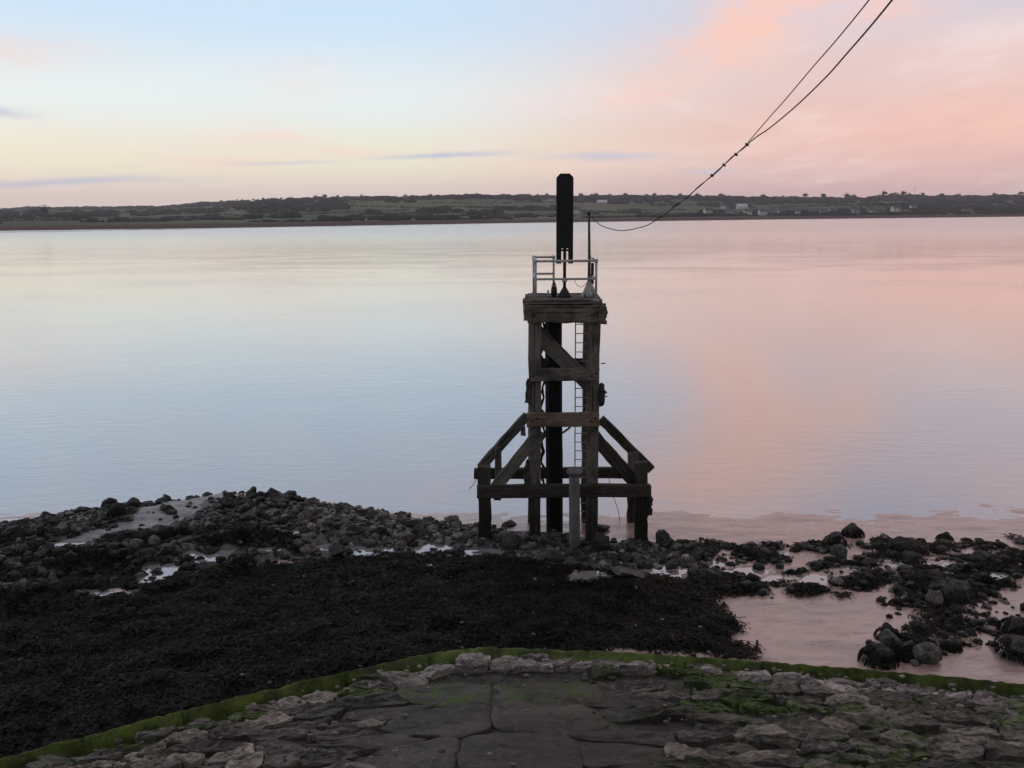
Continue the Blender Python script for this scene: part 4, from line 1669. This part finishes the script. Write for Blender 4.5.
# grass bank from the top of the revetment back under the viewpoint
_V, _F = [], []
for i in range(41):
    x = -30 + i * 1.5
    for y, z in ((7.3, 1.0), (6.0, 2.2), (3.5, 4.4), (1.5, 6.4), (0.8, 7.4), (-6, 7.7), (-40, 8.0)):
        _V.append((x, y, z + (.12 * mnoise.noise(Vector((x, y, 0))) if y < 7 else -.6)))
for i in range(40):
    for j in range(6):
        a = i * 7 + j
        _F.append((a, a + 7, a + 8, a + 1))
tag(obj('grass_bank', mesh_py('grass_bank', _V, _F, MT['bank'], True)), kind='structure')


# ------------------------------------------------------------------ the beacon tower
YF, YR, YC = 24.0, 25.7, 24.85


def beacon():
    base = P(565, 540, YC)
    base.z = 0.1
    T = empty('beacon_tower', base)
    tag(T, 'old timber navigation beacon tower with raking struts, platform and black board', 'beacon tower')
    tb, br, wet = MT['timber'], MT['timber_brown'], MT['timber_wet']

    def same_x(px, py, Y):
        """x of a point seen on the front face, carried back to depth Y"""
        p = P(px, py, YF)
        return Vector((p.x, Y, p.z))
    # four main posts
    for Y in (YF, YR):
        for (pt, pb) in (((535.8, 318), (534.5, 552)), ((594.2, 318), (591.2, 552))):
            a, b = same_x(*pb, Y), same_x(*pt, Y)
            a.z = -.3
            beam('main_post', a, b, .315, .30, tb, T, .010, 14, rag=.01)
    # outer legs
    for (px0, py0, px1, py1, Y, w) in ((484.5, 466, 485, 552, YF, .36), (641, 462, 641, 556, YF, .36), (641, 466, 640, 552, YR, .30)):
        a, b = same_x(px1, py1, Y), same_x(px0, py0, Y)
        a.z = -.3
        beam('outer_leg', a, b, w, .30, wet if Y == YF else tb, T, .012, 10, rag=.02)
    a, b = P(497.5, 500, YR - .1), P(498.5, 446, YR - .1)
    beam('broken_leg', a, b, .2, .22, tb, T, .012, 6, rag=.04)
    # horizontal beams: two ends in the picture, top and bottom edge at the front face
    def hbeam(name, x0, x1, yt, yb, Y, d, mat, carry=False, jit=.008):
        ym = (yt + yb) / 2
        a, b = P(x0, ym, Y), P(x1, ym, Y)
        z = (a.z + b.z) / 2
        a.z = b.z = z
        h = (P(565, yt, Y).z - P(565, yb, Y).z)
        return beam(name, a, b, h, d, mat, T, jit, 10, rag=.03, cham=.025)
    yo = .15
    hbeam('front_cap_beam', 528, 604, 305, 322.5, YF - yo - .1, .22, tb, jit=.014)
    hbeam('rear_cap_beam', 530, 599, 301, 317, YR + yo + .1, .22, tb)
    hbeam('cross_beam', 531, 598.5, 368, 381, YF - yo - .06, .12, tb)
    hbeam('cross_beam', 535, 594, 358.5, 369, YR + yo + .06, .12, wet)
    hbeam('brown_cross_beam', 527.5, 599, 412.5, 426.5, YF - yo - .07, .14, br)
    hbeam('foot_beam', 477, 650, 484.5, 497, YF - yo - .1, .2, wet)
    hbeam('foot_beam', 474.5, 643, 467.5, 478, YR + yo + .08, .2, wet)
    # beams running back on the two sides
    for px in (535.2, 593.5):
        for py, h in ((312, .40), (372, .26), (420, .26)):
            a = same_x(px, py, YF - .42 if py == 312 else YF + .16)
            b = same_x(px, py, YR + .35 if py == 312 else YR - .16)
            if py == 312:
                a.x += -.22 if px < 560 else .22
                b.x = a.x
            beam('side_beam', a, b, .18, h, tb, T, .012, 6, ref=(0, 0, 1), rag=.03)
    for px in (484.5, 641):
        beam('side_beam', same_x(px, 491, YF + .16), same_x(px, 491, YR - .16), .2, .24, wet, T, .01, 6, ref=(0, 0, 1))
    # ragged packing blocks either end of the cap
    for (x, y, w, h) in ((526.5, 303, .16, .14), (603.5, 306, .14, .12), (604.0, 313, .14, .26), (602, 322.5, .22, .07), (527, 315, .14, .26)):
        p = P(x, y, YF - .2)
        beam('packing_block', p - Vector((0, 0, h / 2)), p + Vector((0, 0, h / 2)), w, .3, tb, T, .02, 3, rag=.03)
    # big diagonal inside the upper stage
    beam('diagonal_brace', P(536, 331.5, YF + .26), P(601.5, 397, YF + .26), .42, .14, tb, T, .01, 8)
    # rakers
    beam('raking_strut', P(480.5, 467.5, YR), P(527.5, 415.5, YR), .27, .22, tb, T, .01, 8)
    beam('raking_strut', P(651, 469, YR), P(601, 419.5, YR), .27, .22, wet, T, .01, 8)
    beam('raking_strut', P(494.0, 489, YF - .2), P(541, 431, YF - .2), .34, .1, tb, T, .01, 8)
    beam('raking_strut', P(640, 488, YF + .26), P(594.5, 437, YF + .26), .37, .2, wet, T, .01, 8)
    p = P(523.5, 431, YR - .15)
    beam('strut_chock', p - Vector((0, 0, .12)), p + Vector((0, 0, .12)), .13, .2, tb, T, .015, 3)
    # worn fender pieces spiked to the posts
    for (x, y0, y1, w) in ((528, 403, 381, .17), (601.5, 405, 384, .15), (526.5, 484, 462, .13), (649, 514, 496, .16)):
        beam('worn_fender', P(x, y0, YF - .1), P(x + .6, y1, YF - .1), w, .24, wet, T, .028, 7, rag=.06, cham=.04)
    for (x, y, L_) in ((604, 363.5, .12), (606, 396.5, .12), (519, 470, .1)):
        a = P(x - 3, y, YF - .1)
        tube('iron_spike', [a, a + Vector((L_, -.02, .01))], .016, MT['dark_iron'], T, 6)
    # bolt heads where the members cross
    for (px, py) in ((535.5, 374.5), (594, 374.5), (535, 419.5), (593.5, 419.5), (534.8, 490.5), (592.5, 490.5), (484.5, 490.5), (641, 490.5), (536, 313.5), (594.5, 313.5)):
        p = P(px, py, YF - .15)
        off = .11 if py < 330 or py > 480 else .07
        yy_ = YF - .15 - 2 * off
        for dx in (-.06, .06):
            q = P(px, py, yy_)
            tube('bolt', [(q.x + dx, yy_ + .03, q.z + dx * .6), (q.x + dx, yy_ - .025, q.z + dx * .6)], .032, MT['rust'], T, 6)
    # black centre pile
    a, b = P(554.5, 548, YC), P(553.2, 316, YC)
    a.z = -.3
    beam('centre_pile', a, b, .475, .46, MT['tar'], T, .006, 10, cham=.09)
    # ladder
    lz0, lz1 = P(574.5, 542, YC + .35).z, P(575.5, 300, YC + .35).z
    lad = empty_part = obj('ladder', mesh_py('ladder', *ladder_rail(P(574.6, 532, YC + .35), P(575.6, 300, YC + .35)), MT['ladder']), T, Matrix.Identity(4))
    obj('ladder_rail', mesh_py('ladder_rail', *ladder_rail(P(587.2, 532, YC + .35), P(588.6, 300, YC + .35)), MT['ladder']), lad, Matrix.Identity(4))
    a0, a1 = P(574.6, 532, YC + .35), P(575.6, 300, YC + .35)
    b0, b1 = P(587.2, 532, YC + .35), P(588.6, 300, YC + .35)
    nr = 26
    for k in range(nr):
        t = (k + .4) / nr
        if k in (5,):                                  # a rung has gone
            continue
        tube('rung', [a0.lerp(a1, t), b0.lerp(b1, t)], .013, MT['ladder'], lad, 6)
    # platform of planks
    zt = P(565, 304.5, YF - .35).z
    deck = None
    xl, xr = P(528.5, 300, YF - .3).x, P(603.5, 300, YF - .3).x
    npl = 10
    for k in range(npl):
        y = YF - .36 + (YR + .42 - (YF - .36)) * (k + .5) / npl
        x0, x1 = xl + random.uniform(-.05, .07), xr + random.uniform(-.07, .05)
        z = zt + .045 + random.uniform(-.006, .01)
        beam('deck_plank', (x0, y, z), (x1, y, z), .085, (YR - YF + .78) / npl - .02, tb, T, .006, 6, ref=(0, 1, 0), cham=.01, rag=.03)
    beam('deck_kerb', (xl + .05, YF - .33, zt + .12), (xr - .3, YF - .33, zt + .12), .06, .1, tb, T, .008, 6)
    ztop = zt + .09
    # guard rail
    ga = MT['galv']
    yf, yr = YF - .2, YR + .2
    xL, xR = P(535.6, 290, yf).x, P(596.0, 290, yf).x
    zT, zM = P(565, 261, yf).z, P(565, 279, yf).z
    R_ = .034
    rail = tube('guard_rail', [(xL, yf, zT), (xR, yf, zT)], R_, ga, T, 10)
    tube('mid_rail', [(xL, yf, zM), (xR, yf, zM)], R_ * .9, ga, T, 10)
    xg = P(556, 290, yf).x
    xgr = xL + (xR - xL) * .36
    for (x, y) in ((xL, yf), (xR, yf), (xL, yr), (xgr, yr), (xR, yr)):
        post = tube('rail_post', [(x, y, ztop - .03), (x, y, zT + .02)], R_, ga, T, 10)
        tube('post_flange', [(x, y, ztop - .01), (x, y, ztop + .03)], .075, ga, post, 10)
        V, Fc = tube_data([(x, y, zT - .045), (x, y, zT + .045)], .05, 10)
        obj('clamp', mesh_py('clamp', V, Fc, ga, True), post, Matrix.Identity(4))
    for z in (zT, zM):
        tube('side_rail', [(xL, yf, z), (xL, yr, z)], R_ * .9, ga, T, 10)
        tube('side_rail', [(xR, yf, z), (xR, yr, z)], R_ * .9, ga, T, 10)
        tube('back_rail', [(xL, yr, z), (xgr, yr, z)], R_ * .9, ga, T, 10)
    # daymark board
    yb = YC - .1
    X0, X1 = P(556.3, 220, yb).x, P(573.2, 220, yb).x
    zt_, zb_ = P(565, 173.5, yb).z, P(565, 263.5, yb).z
    zs = P(565, 248.5, yb).z
    w = X1 - X0
    s0, s1 = X0 + w * .30, X0 + w * .72
    ch = .105
    pr = [(X0, zb_), (s0, zb_), (s0, zs), (s1, zs), (s1, zb_), (X1, zb_), (X1, zt_ - ch), (X1 - ch, zt_), (X0 + ch, zt_), (X0, zt_ - ch)]
    V = [(x - X0, -.045, z - zb_) for x, z in pr] + [(x - X0, .045, z - zb_) for x, z in pr]
    n = len(pr)
    # split the notched outline into convex pieces for the faces
    tri = [(0, 1, 2, 9), (2, 3, 8, 9), (3, 6, 7, 8), (3, 4, 5, 6)]
    Fc = [tuple(t) for t in tri] + [tuple(i + n for i in reversed(t)) for t in tri]
    Fc += [(i, i + n, (i + 1) % n + n, (i + 1) % n) for i in range(n)]
    bd = obj('daymark_board', mesh_py('daymark_board', V, Fc, MT['board']), T, Matrix.Translation((X0, yb, zb_)))
    for zz in (zs + .12, zs + .9, zt_ - .35):
        beam('batten', (X0 + .04, yb + .085, zz), (X1 - .04, yb + .085, zz), .08, .06, MT['board'], bd, .002, 2, cham=.006, rag=.002)
    # stanchion that carries it
    xc = P(564.6, 270, YC).x
    st = tube('board_stanchion', [(xc, YC, ztop), (xc, YC, P(565, 252, YC).z), (xc, YC, zt_ - .6)], .045, MT['dark_iron'], T, 10)
    tube('foot_cone', [(xc, YC, ztop), (xc, YC, ztop + .06), (xc, YC, ztop + .27)], [.2, .17, .05], MT['dark_iron'], st, 12)
    tube('collar', [(xc, YC, ztop + .42), (xc, YC, ztop + .47)], .075, ga, st, 10)
    tube('bracket', [(xc - .1, YC, zs - .05), (xc + .1, YC, zs - .05)], .03, MT['dark_iron'], st, 8)
    # cable mast with its splayed foot and box
    pm = P(589, 213.5, YC)
    mast = tube('cable_mast', [(pm.x + .02, YC, ztop), (pm.x + .02, YC, ztop + 1.1), (pm.x, YC, pm.z)], [.05, .04, .032], MT['grey_cable'], T, 10)
    for k in range(3):
        a = R(90 + 120 * k)
        beam('splayed_foot', (pm.x + .02 + .24 * math.cos(a), YC + .24 * math.sin(a), ztop), (pm.x + .03, YC, ztop + .46), .07, .07, ga, mast, .004, 3, rag=.002, cham=.008)
    tube('foot_cone', [(pm.x + .02, YC, ztop), (pm.x + .02, YC, ztop + .1), (pm.x + .02, YC, ztop + .38)], [.17, .15, .045], ga, mast, 12)
    tube('insulator', [(pm.x, YC, pm.z - .05), (pm.x, YC, pm.z), (pm.x, YC, pm.z + .06)], [.03, .055, .02], MT['dark_iron'], mast, 10)
    beam('junction_box', (pm.x + .11, YC, P(591, 284, YC).z), (pm.x + .11, YC, P(591, 263, YC).z), .075, .12, MT['dark_iron'], T, .001, 3, rag=.001, cham=.01)
    # small lamp and stub on the deck
    pl = P(554, 296, YC)
    lamp = tube('marker_lamp', [(pl.x, YC, ztop), (pl.x, YC, ztop + .1), (pl.x, YC, ztop + .22), (pl.x, YC, ztop + .36), (pl.x, YC, ztop + .44)], [.06, .09, .085, .05, .015], MT['dark_iron'], T, 12)
    tube('hood', [(pl.x, YC, ztop + .30), (pl.x, YC, ztop + .36)], [.08, .03], ga, lamp, 12)
    pl = P(548, 296, YC)
    tube('deck_stub', [(pl.x, YC, ztop), (pl.x, YC, ztop + .19)], .03, ga, T, 8)
    tube('slack_lead', spline([P(574, 279, YC), P(577, 285, YC - .1), P(582, 287, YC - .1), P(588, 281, YC)], 5), .008, MT['grey_cable'], T, 5)
    # dangling chain and rope ends
    pts = [P(542.8 + 1.4 * math.sin(k * 1.9) + .9 * math.sin(k * .7), 322 + k * 5.4, YF + .3) for k in range(31)]
    tube('hanging_chain', pts, [.028 + .02 * (k % 2) + .03 * (k % 7 == 3) for k in range(31)], MT['rope'], T, 6)
    tube('hooked_rod', spline([P(562, 433, YC - .25), P(566, 430.5, YC - .3), P(570, 427, YC - .3), P(570, 424, YC - .3)], 5), .03, MT['dark_iron'], T, 6)
    tube('hanging_wire', spline([P(608.5, 478, YR), P(613.5, 497, YR), P(618, 510, YR), P(620.5, 527, YR)], 5), .009, MT['grey_cable'], T, 5)
    tube('hanging_wire', spline([P(477, 478, YF - .2), P(474, 484, YF - .2), P(469, 489, YF - .2)], 4), .009, MT['rope'], T, 5)


def ladder_rail(a, b):
    ax = (b - a).normalized()
    x, y = Vector((.014, 0, 0)), Vector((0, .03, 0))
    V = [p + s * x + t * y for p in (a, b) for s, t in ((-1, -1), (1, -1), (1, 1), (-1, 1))]
    return V, [(3, 2, 1, 0), (4, 5, 6, 7), (0, 1, 5, 4), (1, 2, 6, 5), (2, 3, 7, 6), (3, 0, 4, 7)]


beacon()


def concrete_post():
    Y = 23.25
    a, b = P(574.6, 552, Y), P(574.4, 474, Y)
    a.z = .0
    t = empty('mooring_post', a)
    tag(t, 'round grey concrete post with a flared cap in front of the tower', 'post')
    n = 9
    pts = [a.lerp(b, k / (n - 1)) for k in range(n)]
    tube('shaft', pts, [.165, .155] + [.15 + .004 * math.sin(k * 2.1) for k in range(n - 2)], MT['concrete'], t, 16)
    z = b.z
    tube('cap', [(b.x, Y, z - .05), (b.x, Y, z + .02), (b.x, Y, z + .07), (b.x, Y, z + .12), (b.x, Y, z + .135)], [.15, .2, .225, .21, .12], MT['concrete'], t, 16)


concrete_post()


# ------------------------------------------------------------------ the overhead cables
def cables():
    key = [(589.5, 214.5, 24.85), (597, 222.5, 24.4), (606, 227.5, 24.0), (621, 230.5, 23.4), (638, 228, 22.7), (654, 221.5, 22.0), (690, 194.5, 20.4), (747, 144.5, 17.7)]
    thick = key + [(769, 128.5, 16.6), (796, 106, 15.3), (826, 77, 13.8), (846, 54.5, 12.7), (869, 28, 11.5), (892, 0, 10.3), (935, -54, 8.4), (1000, -150, 6.2), (1150, -380, 3.8)]
    pts = spline([P(*k) for k in thick], 8)
    far = pts[-1]
    pts += [far + Vector((.6, -2, 1.2)) * k for k in (1, 2, 3)]
    o = tube('overhead_cable', pts, .0115, MT['grey_cable'], None, 7)
    tag(o, 'thicker dark cable sagging from the mast top up to the upper right', 'cable')
    thin = [(747, 143.5, 17.7), (769, 117.9, 16.4), (786, 98.8, 15.4), (812, 68, 13.9), (836, 40.5, 12.7), (869, 0, 11.2), (905, -48, 9.4), (960, -130, 7.0), (1090, -350, 4.4)]
    pts2 = spline([P(*k) for k in thin], 8)
    far = pts2[-1]
    pts2 += [far + Vector((.6, -2, 1.2)) * k for k in (1, 2, 3)]
    # below the join it is wound round the thick one
    wind = []
    low = spline([P(*k) for k in key[5:]], 10)
    for i, p in enumerate(low):
        a = i * 1.25
        wind.append(p + Vector((math.cos(a) * .017, 0, math.sin(a) * .017)))
    o = tube('support_wire', wind + pts2[1:], .0085, MT['grey_cable'], None, 6)
    tag(o, 'thin upper wire that joins and winds round the thicker cable', 'wire')
    clips = []
    for (px, py, Y) in ((747, 144.5, 17.7), (736, 154.5, 18.2), (724, 165, 18.8), (712, 175.5, 19.3)):
        p = P(px, py, Y)
        t = tube('cable_clip', [p - Vector((.03, 0, -.02)), p + Vector((.03, 0, -.02))], .022, MT['dark_iron'], None, 8)
        clips.append(t)
        tag(t, 'dark clip binding the wire to the cable over the far ridge', 'clip', 'clips along the joined cable')
    name_apart(clips)


cables()


# ------------------------------------------------------------------ evening haze over the estuary
def haze():
    x, y0, y1, z0, z1 = 7200, -120, 3900, -4, 82
    V = [(-x, y0, z0), (x, y0, z0), (x, y1, z0), (-x, y1, z0), (-x, y0, z1), (x, y0, z1), (x, y1, z1), (-x, y1, z1)]
    m = bpy.data.materials.new('haze')
    m.use_nodes = True
    nt = m.node_tree
    nt.nodes.clear()
    v = nt.nodes.new('ShaderNodeVolumePrincipled')
    v.inputs['Color'].default_value = (0.95, 0.95, 1.0, 1)
    v.inputs['Density'].default_value = 0.00013
    v.inputs['Anisotropy'].default_value = 0.2
    o = nt.nodes.new('ShaderNodeOutputMaterial')
    nt.links.new(v.outputs[0], o.inputs['Volume'])
    tag(obj('haze', mesh_py('haze', V, [(3, 2, 1, 0), (4, 5, 6, 7), (0, 1, 5, 4), (1, 2, 6, 5), (2, 3, 7, 6), (3, 0, 4, 7)], m)), kind='stuff')


haze()
